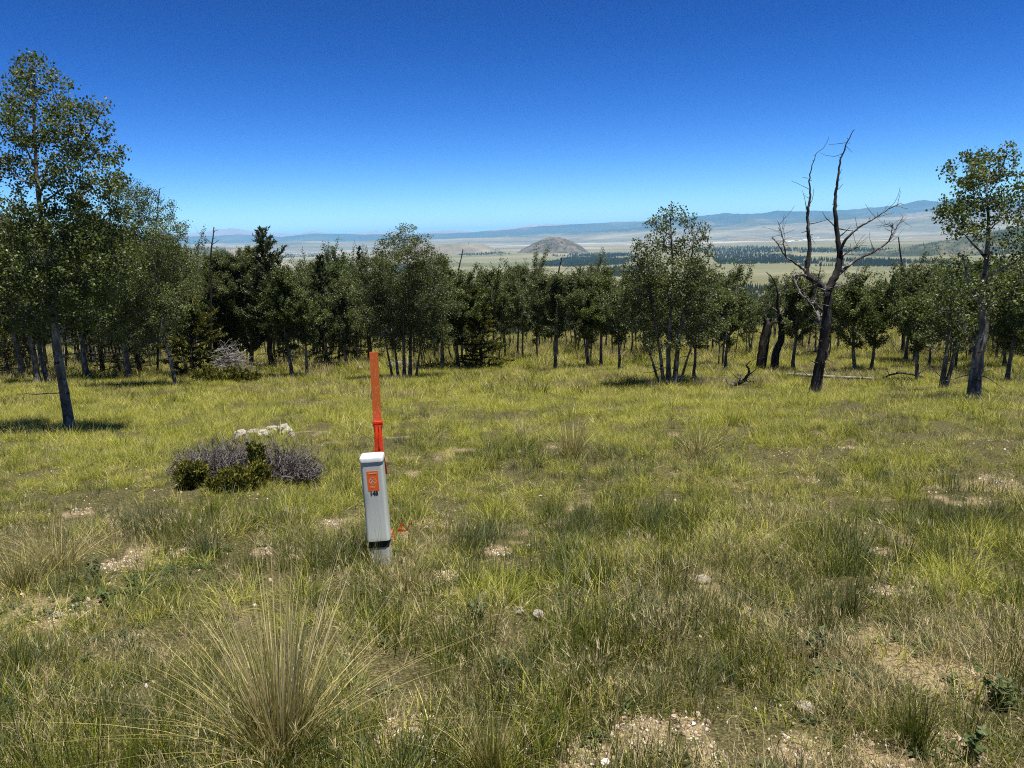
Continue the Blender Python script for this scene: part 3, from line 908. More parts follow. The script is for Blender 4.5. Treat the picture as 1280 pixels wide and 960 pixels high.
def conifer_meshes(seed, H, W, n=9000, bare=0.08, open_=0.0, ln=0.11, wd=0.016, power=0.8):
    r = np.random.default_rng(seed)
    g, lf = Geo(), Geo()
    m = 8; t = np.linspace(0, 1, m)
    off = np.cumsum(r.normal(0, 0.01 * H, (m, 2)), axis=0); off -= off[0]
    TR = np.column_stack([off, t * H * 0.98]); TR[0, 2] = -0.12
    RR = 0.022 * H * (1 - 0.93 * t) + 0.006
    tube(g, TR, RR, 7, r, 0.08)
    A, B, Lm = [], [], []
    nb = int(16 * H / 1.6 * (1 - 0.4 * open_)) + 24
    for k in range(nb):
        u = bare + (1 - bare) * (k + r.uniform(0, 1)) / nb
        c = (u - bare) / (1 - bare)
        p = np.array([np.interp(u, t, TR[:, q]) for q in range(3)])
        L = W * 0.5 * ((1 - c) ** power * (0.75 + 0.25 * min(1, c * 6)) + 0.05) * r.uniform(0.6 - 0.25 * open_, 1.2)
        a = k * 2.4 + r.uniform(-0.6, 0.6)
        e = math.radians(-12 + 55 * c + r.uniform(-12, 12) + 15 * open_)
        P = grow(p, (math.cos(a) * math.cos(e), math.sin(a) * math.cos(e), math.sin(e)), L, 5, r, 0.07, 0.08)
        tube(g, P, np.linspace(max(0.006, 0.012 * L + 0.004), 0.003, 5), 4)
        lum = r.uniform(0, 1)
        for q in range(4):
            A.append(P[q]); B.append(P[q + 1]); Lm.append(lum)
        for q in range(int(4 + L * 6)):
            f = r.uniform(0.25, 1.0)
            s0 = np.array([np.interp(f * 4, np.arange(5), P[:, w]) for w in range(3)])
            dd = unit(unit(P[-1] - P[0]) + r.normal(0, 0.6, 3) * np.array([1, 1, 0.5]) + np.array([0, 0, 0.12]))
            A.append(s0); B.append(s0 + dd * (0.08 + 0.28 * L * r.uniform(0.5, 1))); Lm.append(lum + r.normal(0, 0.15))
    A, B, Lm = np.array(A), np.array(B), np.array(Lm)
    w = np.linalg.norm(B - A, axis=1) + 0.03; w /= w.sum()
    i = r.choice(len(A), n, p=w)
    f = r.uniform(0, 1, n)[:, None]
    d = unit(B[i] - A[i]) + r.normal(0, 0.55, (n, 3)) + np.array([0, 0, 0.25])
    needles(lf, A[i] + (B[i] - A[i]) * f, d, ln, wd, r, 0.5 * r.uniform(0, 1, n) + 0.5 * Lm[i])
    return g.mesh('conifer_trunk', True), lf.mesh('conifer_crown')

def height_at(base, top_py, px=None):
    B = at(*base)
    return B, atd(base[0] if px is None else px, top_py, B[1])[2] - B[2], (B[1] * math.cos(PITCH) + (CAM_Z - B[2]) * math.sin(PITCH)) / FPX

# ------------------------------------------------------------------ the trees that stand out
blob_tree('aspen_tree', 'tall leafy aspen with bare grey lower trunk, standing alone in its dark pool of shade', (88, 537),
    [[(88, 537), (82, 500), (75, 460), (70, 420), (63, 370), (60, 320), (51, 270), (46, 220), (43, 160), (40, 100)]],
    [(40, 92, 24), (18, 112, 26), (62, 122, 26), (8, 158, 30), (44, 158, 30), (100, 150, 26), (78, 176, 26), (125, 138, 14, .6), (124, 186, 26), (94, 206, 26),
     (58, 215, 22), (18, 212, 30), (-25, 190, 40), (138, 224, 20), (108, 240, 28), (74, 256, 26), (38, 268, 26), (-12, 270, 38), (130, 275, 34), (94, 292, 32),
     (48, 322, 34), (8, 332, 40), (110, 338, 35), (144, 318, 30), (70, 366, 34), (22, 382, 36), (100, 392, 30), (-32, 340, 40), (48, 405, 24, .7), (140, 370, 26)],
    [[(60, 318), (48, 280), (34, 268), (18, 256), (2, 240)], [(48, 238), (70, 215), (95, 190), (115, 160), (131, 134)], [(46, 215), (35, 190), (27, 160)],
     [(62, 335), (90, 312), (122, 296)], [(50, 256), (75, 240), (102, 226)], [(60, 305), (85, 282), (110, 262)], [(64, 375), (40, 350), (12, 335)]],
    0.085, 11, 0.022, 1500, 'leaf', 0.65)
blob_tree('aspen_tree', 'leafy aspen with crooked white trunk beside the bushy dark spruce', (220, 483),
    [[(220, 483), (214, 455), (208, 430), (202, 410), (205, 390), (200, 360), (190, 320), (178, 270)]],
    [(165, 250, 28), (190, 262, 26), (210, 292, 24), (150, 282, 30), (180, 312, 36), (215, 332, 28), (150, 335, 34), (195, 362, 36), (160, 384, 34), (225, 372, 24), (130, 372, 30), (208, 402, 24, .7), (175, 420, 26), (140, 412, 26)],
    [[(204, 405), (190, 400), (170, 385)], [(206, 392), (222, 375), (230, 360)], [(198, 350), (180, 330), (160, 320)]],
    0.07, 12, 0.026, 1300)
blob_tree('aspen_clump', 'broad bushy aspen with five stems and dark shade at its foot, behind the orange stake', (506, 474),
    [[(498, 473), (492, 420), (484, 350)], [(505, 474), (505, 400), (510, 315)], [(512, 474), (514, 410), (521, 340)], [(491, 471), (480, 420), (466, 370)], [(519, 473), (528, 420), (542, 360)]],
    [(505, 300, 20, .7), (488, 314, 20, .8), (526, 310, 18, .7), (470, 337, 22), (500, 342, 32), (535, 338, 26), (551, 357, 22), (460, 367, 22), (490, 377, 34), (525, 378, 32), (554, 388, 22), (456, 396, 18), (480, 412, 28), (515, 414, 30), (545, 418, 22)],
    (), [0.06, 0.075, 0.08, 0.05, 0.045], 13, 0.027, 1900, 'leaf2')
blob_tree('aspen_clump', 'bushy aspen of five close stems whose thin pale top stands out against the valley', (836, 481),
    [[(830, 480), (825, 440), (815, 380), (808, 310)], [(836, 481), (836, 420), (841, 350), (838, 270)], [(843, 481), (848, 430), (860, 360), (868, 292)], [(825, 478), (812, 440), (800, 400)], [(849, 477), (862, 440), (880, 390)]],
    [(840, 268, 15, .7), (826, 280, 15, .7), (858, 274, 13, .65), (872, 290, 14, .7), (806, 302, 16, .7), (835, 300, 20, .8), (862, 312, 19, .8), (886, 312, 11, .6),
     (800, 332, 20, .8), (825, 337, 28), (855, 342, 28), (880, 338, 20, .8), (800, 367, 28), (835, 372, 34), (870, 372, 30), (894, 367, 16), (792, 397, 20), (820, 407, 30), (860, 407, 30), (888, 402, 22), (812, 426, 14, .5), (845, 428, 15, .5), (878, 420, 14, .5)],
    (), [0.055, 0.07, 0.075, 0.04, 0.04], 14, 0.027, 1600, 'leaf2')
blob_tree('aspen_tree', 'thick-trunked aspen with a high rounded crown and open bare limbs below it', (1216, 499),
    [[(1216, 499), (1220, 465), (1223, 440), (1230, 415), (1228, 395), (1227, 370), (1232, 340), (1234, 310), (1236, 285), (1234, 250)]],
    [(1207, 214, 22), (1238, 210, 19), (1268, 216, 15, .6), (1200, 247, 22), (1232, 250, 18), (1222, 230, 18), (1256, 246, 15, .7), (1292, 235, 22), (1196, 286, 15), (1226, 288, 15, .6), (1181, 262, 12), (1254, 274, 14, .6), (1226, 196, 14), (1258, 192, 14, .7), (1190, 268, 16), (1276, 258, 18), (1214, 274, 17), (1262, 298, 20, .5), (1250, 322, 22, .5), (1275, 332, 22, .6), (1206, 332, 18, .45), (1242, 366, 22, .5), (1275, 372, 22, .6), (1200, 365, 20, .4), (1300, 290, 26), (1305, 345, 26)],
    [[(1226, 374), (1212, 358), (1207, 335), (1203, 316)], [(1233, 324), (1215, 302), (1204, 288)], [(1236, 284), (1255, 268), (1278, 260)], [(1228, 380), (1250, 366), (1284, 355)], [(1231, 347), (1255, 335), (1288, 318)], [(1228, 396), (1240, 382), (1275, 374)]],
    0.115, 15, 0.024, 1700)
blob_tree('aspen_clump', 'slim dark-stemmed aspen pair close beside the thick-trunked aspen', (1178, 488),
    [[(1176, 488), (1182, 450), (1188, 400), (1190, 330)], [(1180, 487), (1190, 455), (1196, 420), (1200, 380)]],
    [(1188, 330, 16, .5), (1176, 352, 20, .6), (1200, 362, 20, .6), (1180, 385, 24, .7), (1160, 378, 18, .6), (1205, 400, 22, .7), (1168, 412, 22, .7), (1192, 425, 20, .7)],
    (), [0.065, 0.05], 16, 0.027, 1200)

def drawn_wood(name, label, cat, base, lines, seed, mat='bark_dead', twigs=14, depth=0.5, group=None):
    """bare wood drawn as lines of photo pixels (width in pixels at start and end), thrown forward and back in depth.
    The first line is the trunk; every other line is a branch of its own."""
    r = np.random.default_rng(seed)
    B = at(*base); Y = B[1]
    mpp = (Y * math.cos(PITCH) + (CAM_Z - B[2]) * math.sin(PITCH)) / FPX
    e = empty(name, B); tag(e, label, cat, group)
    done = []
    for k, (w0, w1, pts) in enumerate(lines):
        d1 = r.uniform(-1, 1) * depth if k else 0.0
        P = np.array([atd(p[0], p[1], Y) - B for p in pts])
        y0 = 0.0
        if done:
            Q = np.concatenate(done)
            i = int(np.argmin(np.hypot(Q[:, 0] - P[0, 0], Q[:, 2] - P[0, 2])))
            y0 = Q[i, 1]; P[0] = Q[i]
        for i in range(1 if k else 0, len(P)):
            f = i / (len(P) - 1)
            Yd = y0 + d1 * f
            P[i] = atd(pts[i][0], pts[i][1], Y + Yd) - B
        if not k: P[0, 2] -= 0.15
        P = smooth_line(P, 5 * len(P))
        P[1:-1] += r.normal(0, 0.006, (len(P) - 2, 3))
        done.append(P)
        R = 0.5 * mpp * (w1 * 0.8 + (w0 * 0.92 - w1 * 0.8) * (1 - np.linspace(0, 1, len(P))) ** 1.35) if k else 0.5 * mpp * np.linspace(w0, w1, len(P))
        if not k: R[0] *= 1.25
        g = Geo(); tube(g, P, R, 8, r, 0.06)
        for q in range(int(twigs * (0.6 if k else 1.0))):
            i = r.integers(len(P) // 3, len(P))
            a = unit(np.array([r.normal(), r.normal(), r.normal() * 0.6 + 0.3]))
            L = r.uniform(0.03, 0.10) if q % 2 else r.uniform(0.15, 0.5)
            tube(g, grow(P[i], a, L, 4, r, 0.08, 0.22), np.linspace(max(0.0055, R[i] * 0.3), 0.003, 4), 4)
        link('trunk' if not k else 'branch', g.mesh('wood', True), M['bark_grey' if k > 2 and mat == 'bark_dead' else mat], e)
    return e

drawn_wood('dead_tree', 'tall forked dead tree with bare twisting branches and a dark leaning trunk', 'dead tree', (1015, 496), [
    (15, 10, [(1014, 496), (1022, 470), (1028, 440), (1033, 400), (1035, 364)]),
    (11, 1.2, [(1035, 366), (1046, 340), (1050, 320), (1047, 300), (1044, 270), (1044, 250), (1047, 225), (1051, 200), (1058, 180), (1068, 162)]),
    (10, 1.0, [(1034, 366), (1022, 353), (1010, 345), (1009, 330), (1012, 310), (1010, 285), (1010, 262), (1013, 245), (1012, 225), (1016, 205), (1021, 191)]),
    (4.5, 1.0, [(1049, 318), (1057, 300), (1072, 285), (1090, 275), (1105, 265), (1126, 254)]),
    (5, 1.0, [(1047, 345), (1070, 325), (1095, 313), (1112, 300), (1120, 285), (1129, 271)]),
    (1.6, 0.8, [(1113, 298), (1115, 288), (1112, 278)]),
    (4, 1.0, [(1010, 340), (995, 330), (980, 318), (972, 305), (965, 296)]),
    (2.2, 0.8, [(981, 319), (979, 300), (973, 278)]),
    (3.5, 1.5, [(1040, 362), (1058, 355), (1071, 347)]),
    (3.5, 2.0, [(1008, 346), (992, 345), (1000, 365), (1013, 378), (1020, 379)]),
    (4, 1.5, [(1032, 392), (1020, 380), (1018, 366), (1022, 352), (1026, 334)]),
    (6, 5, [(1031, 402), (1025, 402), (1022, 390)]),
    (2.0, 0.8, [(1048, 322), (1062, 314), (1074, 308)])], 61, 'bark_dead', 36, 0.9)
drawn_wood('dead_tree', 'thick black broken-off trunk leaning beside a slimmer forked dead trunk', 'dead tree', (951, 462), [
    (14, 11, [(950, 462), (955, 430), (961, 403)]), (4, 2, [(960, 408), (968, 402), (976, 404)]), (9, 1, [(957, 406), (956, 399), (955, 393)]), (8, 1, [(962, 406), (963, 400), (965, 396)]), (6, 1, [(960, 405), (960, 400), (959, 397)])], 62, 'bark_dark', 3, 0.2)
drawn_wood('dead_tree', 'slim dark dead trunk with a crooked fork and grey bare twigs, by the broken-off trunk', 'dead tree', (968, 463), [
    (11, 7, [(967, 463), (970, 442), (977, 420), (975, 398)]), (6, 1.2, [(976, 402), (972, 385), (972, 368), (967, 350), (958, 340)]),
    (5, 1.2, [(977, 410), (985, 392), (991, 375), (996, 362)]), (2.5, 1, [(972, 392), (965, 384), (958, 380)]), (2, 1, [(972, 368), (980, 360), (984, 350)])], 63, 'bark_dead', 8, 0.4)
drawn_wood('dead_branch', 'dark forked dead branch lying in the meadow grass with its tip raised', 'branch', (928, 484), [
    (7, 4, [(908, 477), (916, 481), (926, 478), (932, 474)]), (5, 1.5, [(930, 477), (935, 468), (936, 461), (933, 457), (939, 451)]),
    (2.8, 1, [(935, 469), (941, 465), (946, 461)]), (3, 2, [(932, 476), (941, 476), (943, 482)]), (2, 1, [(911, 478), (907, 472), (907, 468)]), (2, 1, [(922, 478), (926, 473), (925, 468)])], 64, 'bark_dead', 6, 0.4)
for lab, base, tp, ln, wd in (('grey bare snag poking up beside the bushy dark spruce', (262, 466), 284, 0, 4), ('thin bare snag with upright prongs amid the aspens of the wood', (697, 452), 322, 0, 4.5),
        ('pale bare snag above the aspens below the flat-topped hill', (577, 456), 312, 0, 3), ('dead crooked snag in the wood near the open slope', (868, 440), 318, 0, 4),
        ('grey forked snag showing over the aspens beside the tall forked dead tree', (1128, 446), 296, 0, 5), ('leafless grey tree rising over the white-trunked aspen', (196, 470), 236, 0, 3)):
    r_ = np.random.default_rng(int(base[0]))
    x, y = base; L = [(wd, 1.2, [(x, y), (x + r_.uniform(-3, 3), y + (tp - y) * .4), (x + r_.uniform(-5, 5), y + (tp - y) * .75), (x + r_.uniform(-7, 7), tp)])]
    for k in range(5):
        f = r_.uniform(0.5, 0.95); s = r_.choice([-1, 1]); yy = y + (tp - y) * f
        L.append((1.5, 0.6, [(x, yy), (x + s * r_.uniform(3, 8), yy - r_.uniform(2, 6)), (x + s * r_.uniform(7, 15), yy - r_.uniform(5, 16))]))
    drawn_wood('snag', lab, 'dead tree', base, L, int(x) + 5, 'bark_dead', 6, 0.5)

# conifers that can be picked out
def conifer(name, label, base, top, wpx, seed, n=9000, bare=0.08, open_=0.0, mat='needle', power=0.8, ln=0.11, wd=0.016):
    B, H, mpp = height_at(base, top)
    put_tree(name, label, None, B, conifer_meshes(seed, H, wpx * mpp, n, bare, open_, ln, wd, power), (M['bark_dark'], M[mat]))
conifer('pine_tree', 'tall rugged pine with a thick dark trunk rising above the aspens', (343, 463), 287, 82, 201, 12000, 0.32, 0.7, 'needle_pine', 0.55, 0.15, 0.022)
conifer('spruce_tree', 'dense dark conical spruce next to the tall rugged pine', (410, 461), 318, 66, 202, 18000, 0.03, 0.0, 'needle', 0.75)
conifer('spruce_tree', 'dark spruce half hidden behind the broad five-stemmed aspen', (462, 458), 306, 58, 203, 9000, 0.05, 0.2)
conifer('spruce_tree', 'bushy low dark spruce with yellow-green tips next to the grey brush pile', (240, 471), 372, 84, 205, 26000, 0.0, 0.0, 'juniper', 0.5, 0.11, 0.022)
conifer('spruce_tree', 'short round dark spruce at the end of the aspen row', (601, 461), 360, 62, 206, 19000, 0.0, 0.0, 'juniper', 0.6, 0.11, 0.02)
conifer('spruce_tree', 'low brownish spruce in the shade behind the lone tall aspen', (12, 472), 408, 95, 207, 9000, 0.0, 0.2, 'juniper', 0.5)
conifer('spruce_tree', 'dark spruce deep in shade behind the crooked white aspen trunk', (176, 470), 330, 90, 208, 10000, 0.0, 0.1)
conifer('spruce_tree', 'dark spruce in deep shade between the lone tall aspen and the crooked white trunk', (128, 468), 330, 95, 210, 10000, 0.0, 0.1)

# aspens with a place of their own along the meadow edge
EDGE = [  # base px, base py, top py, crown px, clear stem, label
    (47, 481, 285, 78, .30, 'slender aspen whose dark trunk stands in shade behind the lone tall aspen'),
    (62, 480, 300, 60, .34, 'slim pale-trunked aspen in the shade behind the lone tall aspen'),
    (112, 477, 280, 84, .30, 'white-trunked aspen just behind the lone tall aspen'),
    (163, 476, 270, 84, .28, 'dark-stemmed aspen by the crooked white trunk'),
    (30, 475, 270, 96, .30, 'leafy aspen behind the lone tall aspen, stem mostly hidden'),
    (285, 462, 318, 72, .16, 'rounded aspen behind the grey brush pile'),
    (316, 463, 308, 78, .14, 'bushy aspen between the brush pile and the pine trunk'),
    (365, 472, 345, 62, .30, 'thin pale-stemmed aspen in front of the tall rugged pine'),
    (385, 472, 372, 46, .40, 'very thin young aspen beside the pale-stemmed one'),
    (434, 462, 350, 50, .22, 'slight aspen at the foot of the dark conical spruce'),
    (552, 462, 330, 62, .24, 'aspen touching the broad five-stemmed aspen'),
    (573, 461, 338, 58, .26, 'slender aspen before the short round spruce'),
    (694, 465, 345, 66, .34, 'aspen with a stout dark trunk at the edge of the sunny grass'),
    (735, 461, 352, 52, .34, 'aspen with twin-looking dark stem near the stout-trunked aspen'),
    (751, 459, 350, 58, .36, 'straight dark-trunked aspen beside the pale fallen log'),
    (775, 466, 372, 44, .40, 'thin bent aspen sapling beside the bushy five-stemmed aspen'),
    (868, 474, 375, 46, .40, 'thin dark sapling standing just past the bushy five-stemmed aspen'),
    (906, 464, 366, 50, .32, 'slim aspen between the five-stemmed aspen and the broken black trunk'),
    (992, 464, 352, 54, .34, 'thin aspen behind the forked dead tree'),
    (1068, 468, 352, 70, .30, 'low bushy aspen beside the forked dead tree'),
    (1088, 464, 365, 50, .30, 'small aspen with a slanting stem past the forked dead tree'),
    (1132, 452, 350, 70, .30, 'aspen with a thick dark stem above the curved fallen branch'),
    (1146, 478, 372, 50, .36, 'thin pale aspen by the curved fallen branch'),
    (1258, 480, 352, 72, .30, 'aspen behind the open limbs of the thick-trunked aspen'),
]
for k, (bx, by, tp, wpx, clo, lab) in enumerate(EDGE):
    B, H, mpp = height_at((bx, by), tp)
    W = wpx * mpp * 1.2
    ms = aspen_meshes(300 + k, H, W, 0.018 * H + 0.012, clo, int(4800 * W * max(W, .9) * H / 4.5 + 1500), 0.028)
    put_tree('aspen_tree', lab, None, B, ms, (M['bark'], M['leaf2' if k % 3 == 0 else 'leaf']))

# the wood behind: copies of a few grown aspens and spruces
def wood():
    r = np.random.default_rng(2024)
    protos = []
    for k in range(9):
        H = r.uniform(3.8, 5.2); W = r.uniform(2.1, 3.3)
        protos.append((H, M['leaf2'] if k % 3 == 1 else M['leaf'], aspen_meshes(500 + k, H, W, r.uniform(0.045, 0.075), r.uniform(0.26, 0.44), int(3300 * W + 1900), 0.032, 0.04, 1 + k % 4)))
    spr = [(5.0, conifer_meshes(540 + k, 5.0, r.uniform(1.8, 2.4), 6500, 0.04, 0.1, 0.13, 0.022)) for k in range(3)]
    edge = [(-300, 480), (0, 478), (240, 472), (300, 463), (620, 461), (640, 455), (800, 460), (900, 460), (940, 452), (1060, 455), (1100, 466), (1280, 474), (1500, 480)]
    ex, ey = np.array(edge).T
    taken = [np.array(o.location[:2]) for o in COL.objects if o.parent is None and o.get('category') in ('tree', 'dead tree')]
    na = ns = 0; tries = 0
    labs = ('slender grey-stemmed aspen standing among many in the wood beyond the meadow', 'aspens of the wood beyond the meadow')
    slab = ('dark spruce standing among the aspens of the wood', 'spruces scattered in the wood')
    while (na < 275 or ns < 8) and tries < 20000:
        tries += 1
        Y = r.uniform(17, 60) if na < 195 else r.uniform(45, 112)
        X = r.uniform(-0.80, 0.80) * Y
        p = np.array([X, Y, float(gz(X, Y))])
        px, py = pix(p)
        if py > np.interp(px, ex, ey) - 1.5: continue
        if 905 < px < 1120 and Y < 60 and r.uniform() < 0.72: continue
        if 630 < px < 900 and Y > 45 and Y < 75 and r.uniform() < 0.35: continue
        if any(np.hypot(*(q - p[:2])) < 0.75 for q in taken): continue
        left = px < 480
        taken.append(p[:2])
        # tops follow the wood's own skyline
        want = np.interp(px, [-200, 150, 260, 440, 560, 640, 740, 900, 1000, 1100, 1280, 1500], [268, 272, 322, 330, 338, 342, 343, 350, 352, 343, 330, 325]) + r.uniform(-9, 30)
        Hs = atd(px, want, Y)[2] - p[2]
        if ns < 8 and r.uniform() < (0.18 if left else 0.03):
            h0, ms = spr[r.integers(0, 3)]; ns += 1
            mats = (M['bark_dark'], M['needle']); lab, nm = slab, 'spruce_tree'
        else:
            if na >= 275: continue
            h0, lm, ms = protos[r.integers(0, 9)]; na += 1
            mats = (M['bark'], lm); lab, nm = labs, 'aspen_tree'
        Hs = float(np.clip(Hs, 2.6, 7.5))
        s = Hs / h0; sw = 0.5 * s + 0.5
        put_tree(nm, lab[0], lab[1], p, ms, mats, 'tree', r.uniform(0, 6.28), (sw, sw, s))
wood()
#--PART4--
# ------------------------------------------------------------------ shrubs, brush pile, logs, rocks
def juniper_mesh(seed, blobs, n=2600, ln=0.05, wd=0.010):
    """low evergreen shrub: short upright sprays in lumpy mounds; blobs: x, y, radius, height"""
    r = np.random.default_rng(seed)
    g, lf = Geo(), Geo()
    tot = sum(b[2] * b[3] for b in blobs)
    for (bx, by, br, bh) in blobs:
        m = int(n * br * bh / tot); nc = max(10, int(70 * br))
        a = r.uniform(0, 6.28, nc); q = np.sqrt(r.uniform(0, 1, nc))
        tip = np.stack([bx + np.cos(a) * q * br, by + np.sin(a) * q * br, bh * np.sqrt(np.clip(1 - 0.85 * q * q, 0, 1)) * r.uniform(0.6, 1.08, nc)], -1)
        root = np.array([bx, by, 0.0]) + (tip - np.array([bx, by, 0])) * np.array([0.35, 0.35, 0.0])
        for s, e in zip(root[:28], tip[:28]):
            tube(g, smooth_line([s - (0, 0, 0.04), 0.5 * (s + e) + r.normal(0, 0.02, 3), e], 4), np.linspace(0.009, 0.003, 4), 4)
        k = r.integers(0, nc, m); f = 1 - 0.75 * r.uniform(0, 1, m) ** 1.5
        C = root[k] + (tip[k] - root[k]) * f[:, None] + r.normal(0, 0.02 + 0.02 * br, (m, 3))
        C[:, 2] = np.abs(C[:, 2])
        d = unit(tip[k] - root[k]) * 0.8 + r.normal(0, 0.55, (m, 3)) + np.array([0, 0, 0.45])
        lum = r.uniform(0, 1, nc)
        needles(lf, C, d, ln, wd, r, 0.45 * r.uniform(0, 1, m) + 0.3 * lum[k] + 0.3 * f)
    return g.mesh('shrub_stem', True), lf.mesh('shrub_foliage')

def shrub(name, label, base, blobs_px, seed, n, mat='juniper', cat='shrub', ln=0.036, wd=0.0085):
    """blobs_px: dx px, dy metres forward, radius px, height px"""
    B = at(*base); mpp = (B[1] * math.cos(PITCH) + (CAM_Z - B[2]) * math.sin(PITCH)) / FPX
    ms = juniper_mesh(seed, [(b[0] * mpp, b[1], b[2] * mpp, b[3] * mpp * 1.05) for b in blobs_px], n, ln, wd)
    put_tree(name, label, None, B, ms, (M['bark_dark'], M[mat]), cat, names=('stem', 'foliage'))

shrub('juniper_shrub', 'small round dark green juniper at the end of the grey twiggy shrub', (238, 613), [(0, 0.1, 18, 32)], 71, 9000)
shrub('juniper_shrub', 'low dark green juniper mound in front of the grey twiggy shrub', (283, 616), [(-6, 0.08, 17, 27), (12, 0.08, 13, 25)], 72, 11000)
shrub('juniper_shrub', 'upright yellow-tipped juniper in the middle of the grey twiggy shrub', (318, 610), [(0, 0.12, 14, 46), (-4, 0.0, 12, 26)], 73, 10500)
shrub('juniper_shrub', 'flat spreading yellow-green juniper at the foot of the grey brush pile', (284, 478), [(-28, 0.1, 15, 22), (-8, 0.0, 17, 18), (12, 0.1, 18, 18), (30, 0.2, 13, 13)], 74, 9000, 'juniper', 'shrub', 0.09, 0.02)

def dead_shrub(label, base, wpx, hpx, seed, n):
    B = at(*base); mpp = (B[1] * math.cos(PITCH) + (CAM_Z - B[2]) * math.sin(PITCH)) / FPX
    r = np.random.default_rng(seed); W, H = wpx * mpp, hpx * mpp
    e = empty('dead_shrub', B); tag(e, label, 'shrub', None)
    for part in range(6):
        g = Geo()
        for k in range(n // 6):
            x = r.uniform(-0.5, 0.5) * W; y = r.uniform(-0.22, 0.22) * W + 0.1
            hh = H * math.sqrt(max(0.1, 1 - (2 * x / W) ** 2 * 0.75)) * r.uniform(0.55, 1.1)
            P = grow((x * 0.8, y * 0.8, -0.03), (x / W * 1.2 + r.normal(0, 0.4), r.normal(0, 0.4), 1.0), hh, 5, r, 0.02, 0.22)
            tube(g, P, np.linspace(0.0055, 0.0015, 5), 3)
            for q in range(4):
                i = r.integers(1, 5)
                tube(g, grow(P[i], r.normal(0, 1, 3) + (0, 0, 0.8), hh * r.uniform(0.2, 0.5), 3, r, 0.05, 0.25), np.linspace(0.0032, 0.001, 3), 3)
        link('stem', g.mesh('dead_stem'), M['twig'], e)
dead_shrub('mound of leafless grey twigs between the small green junipers', (278, 600), 128, 52, 81, 560)
dead_shrub('leafless purple-grey twiggy mound beyond the upright juniper', (350, 602), 96, 48, 82, 480)

def brush_pile():
    r = np.random.default_rng(91)
    B = at(290, 471); mpp = (B[1] * math.cos(PITCH)) / FPX
    e = empty('brush_pile', B)
    tag(e, 'heap of bleached grey dead branches piled behind the flat juniper', 'brush pile')
    W, H = 54 * mpp, 40 * mpp
    for k in range(120):
        a = r.uniform(0, PI); x, y = r.normal(0, 0.2) * W, r.normal(0, 0.18) * W + 0.25
        zc = H * r.uniform(0.05, 0.95) * math.exp(-(x / (0.36 * W)) ** 2)
        L = r.uniform(0.4, 1.0) * W * 0.75
        d = unit(np.array([math.cos(a), math.sin(a) * 0.8, r.normal(0, 0.32)]))
        P0 = np.array([x, y, zc + 0.04]) - d * L / 2
        P0[2] = max(P0[2], 0.0)
        g = Geo(); rad = 0.006 + 0.024 * r.uniform() ** 2.2
        P = grow(P0, d, L, 6, r, 0.0, 0.2); P[:, 2] = np.maximum(P[:, 2], 0.01)
        tube(g, P, np.linspace(rad, rad * 0.45, 6), 6, r, 0.1)
        for q in range(2):
            tube(g, grow(P[r.integers(2, 6)], d + r.normal(0, 0.7, 3), L * 0.3, 4, r, 0, 0.2), np.linspace(rad * 0.5, 0.004, 4), 4)
        link('stick', g.mesh('stick', True), M['grey_wood'], e)
brush_pile()

def log(label, a, b, w0, w1, seed, bend=3.0, mat='grey_wood', stubs=4, name='fallen_log'):
    """fallen trunk lying on the ground between two photo pixels"""
    r = np.random.default_rng(seed)
    A, Bq = at(*a), at(*b)
    mpp = (A[1] * math.cos(PITCH) + (CAM_Z - A[2]) * math.sin(PITCH)) / FPX
    t = np.linspace(0, 1, 9)[:, None]
    P = A + (Bq - A) * t
    P[:, 1] += np.sin(t[:, 0] * PI) * r.normal(0, 0.15)
    P[:, 2] = gz(P[:, 0], P[:, 1]) + 0.5 * mpp * w0 + 0.02 + np.sin(t[:, 0] * PI) * bend * mpp
    g = Geo(); R = 0.5 * mpp * np.linspace(w0, w1, 9)
    C = P[0].copy()
    tube(g, P - C, R, 8, r, 0.1)
    for k in range(stubs):
        i = r.integers(1, 8)
        tube(g, grow(P[i] - C, (r.normal(), r.normal(), 0.9), r.uniform(0.12, 0.4), 4, r, 0, 0.2), np.linspace(R[i] * 0.5, 0.004, 4), 5)
    o = link(name, g.mesh('log', True), M[mat], None, C)
    tag(o, label, 'log')
log('long pale bleached log lying behind the foot of the forked dead tree', (985, 471), (1092, 477), 4.5, 3, 101, 1.0)
log('curved pale dead branch arching over the grass near the thick-trunked aspen', (1098, 478), (1154, 474), 2, 3.2, 102, 8.0, 'bark_dead')
log('thin pale log lying among the aspen trunks by the bushy five-stemmed aspen', (788, 446), (836, 441), 4, 3, 103, 1.0)
log('short white bleached log in the shade of the broad five-stemmed aspen', (486, 462), (516, 459), 6, 5, 104, 2.0)
log('short bleached log beside the pine trunk', (322, 461), (334, 457), 5, 4, 105, 1.0)
log('slim grey log on the grass at the foot of the conical spruce', (424, 461), (452, 463), 4, 3, 106, 0.5)

def rock_mesh(seed, sx, sy, sz):
    r = np.random.default_rng(seed)
    import bmesh
    bm = bmesh.new()
    bmesh.ops.create_icosphere(bm, subdivisions=3, radius=1.0)
    for v in bm.verts:
        c = np.array(v.co)
        k = 1 + 0.5 * float(fbm(c[0] * 1.3 + seed, c[1] * 1.3 + c[2] * 1.7, seed, 3))
        c = np.round(c * k * 2.4) / 2.4 * 0.35 + c * k * 0.65
        v.co = Vector((c[0] * sx, c[1] * sy, c[2] * sz))
    me = bpy.data.meshes.new('rock'); bm.to_mesh(me); bm.free()
    return me

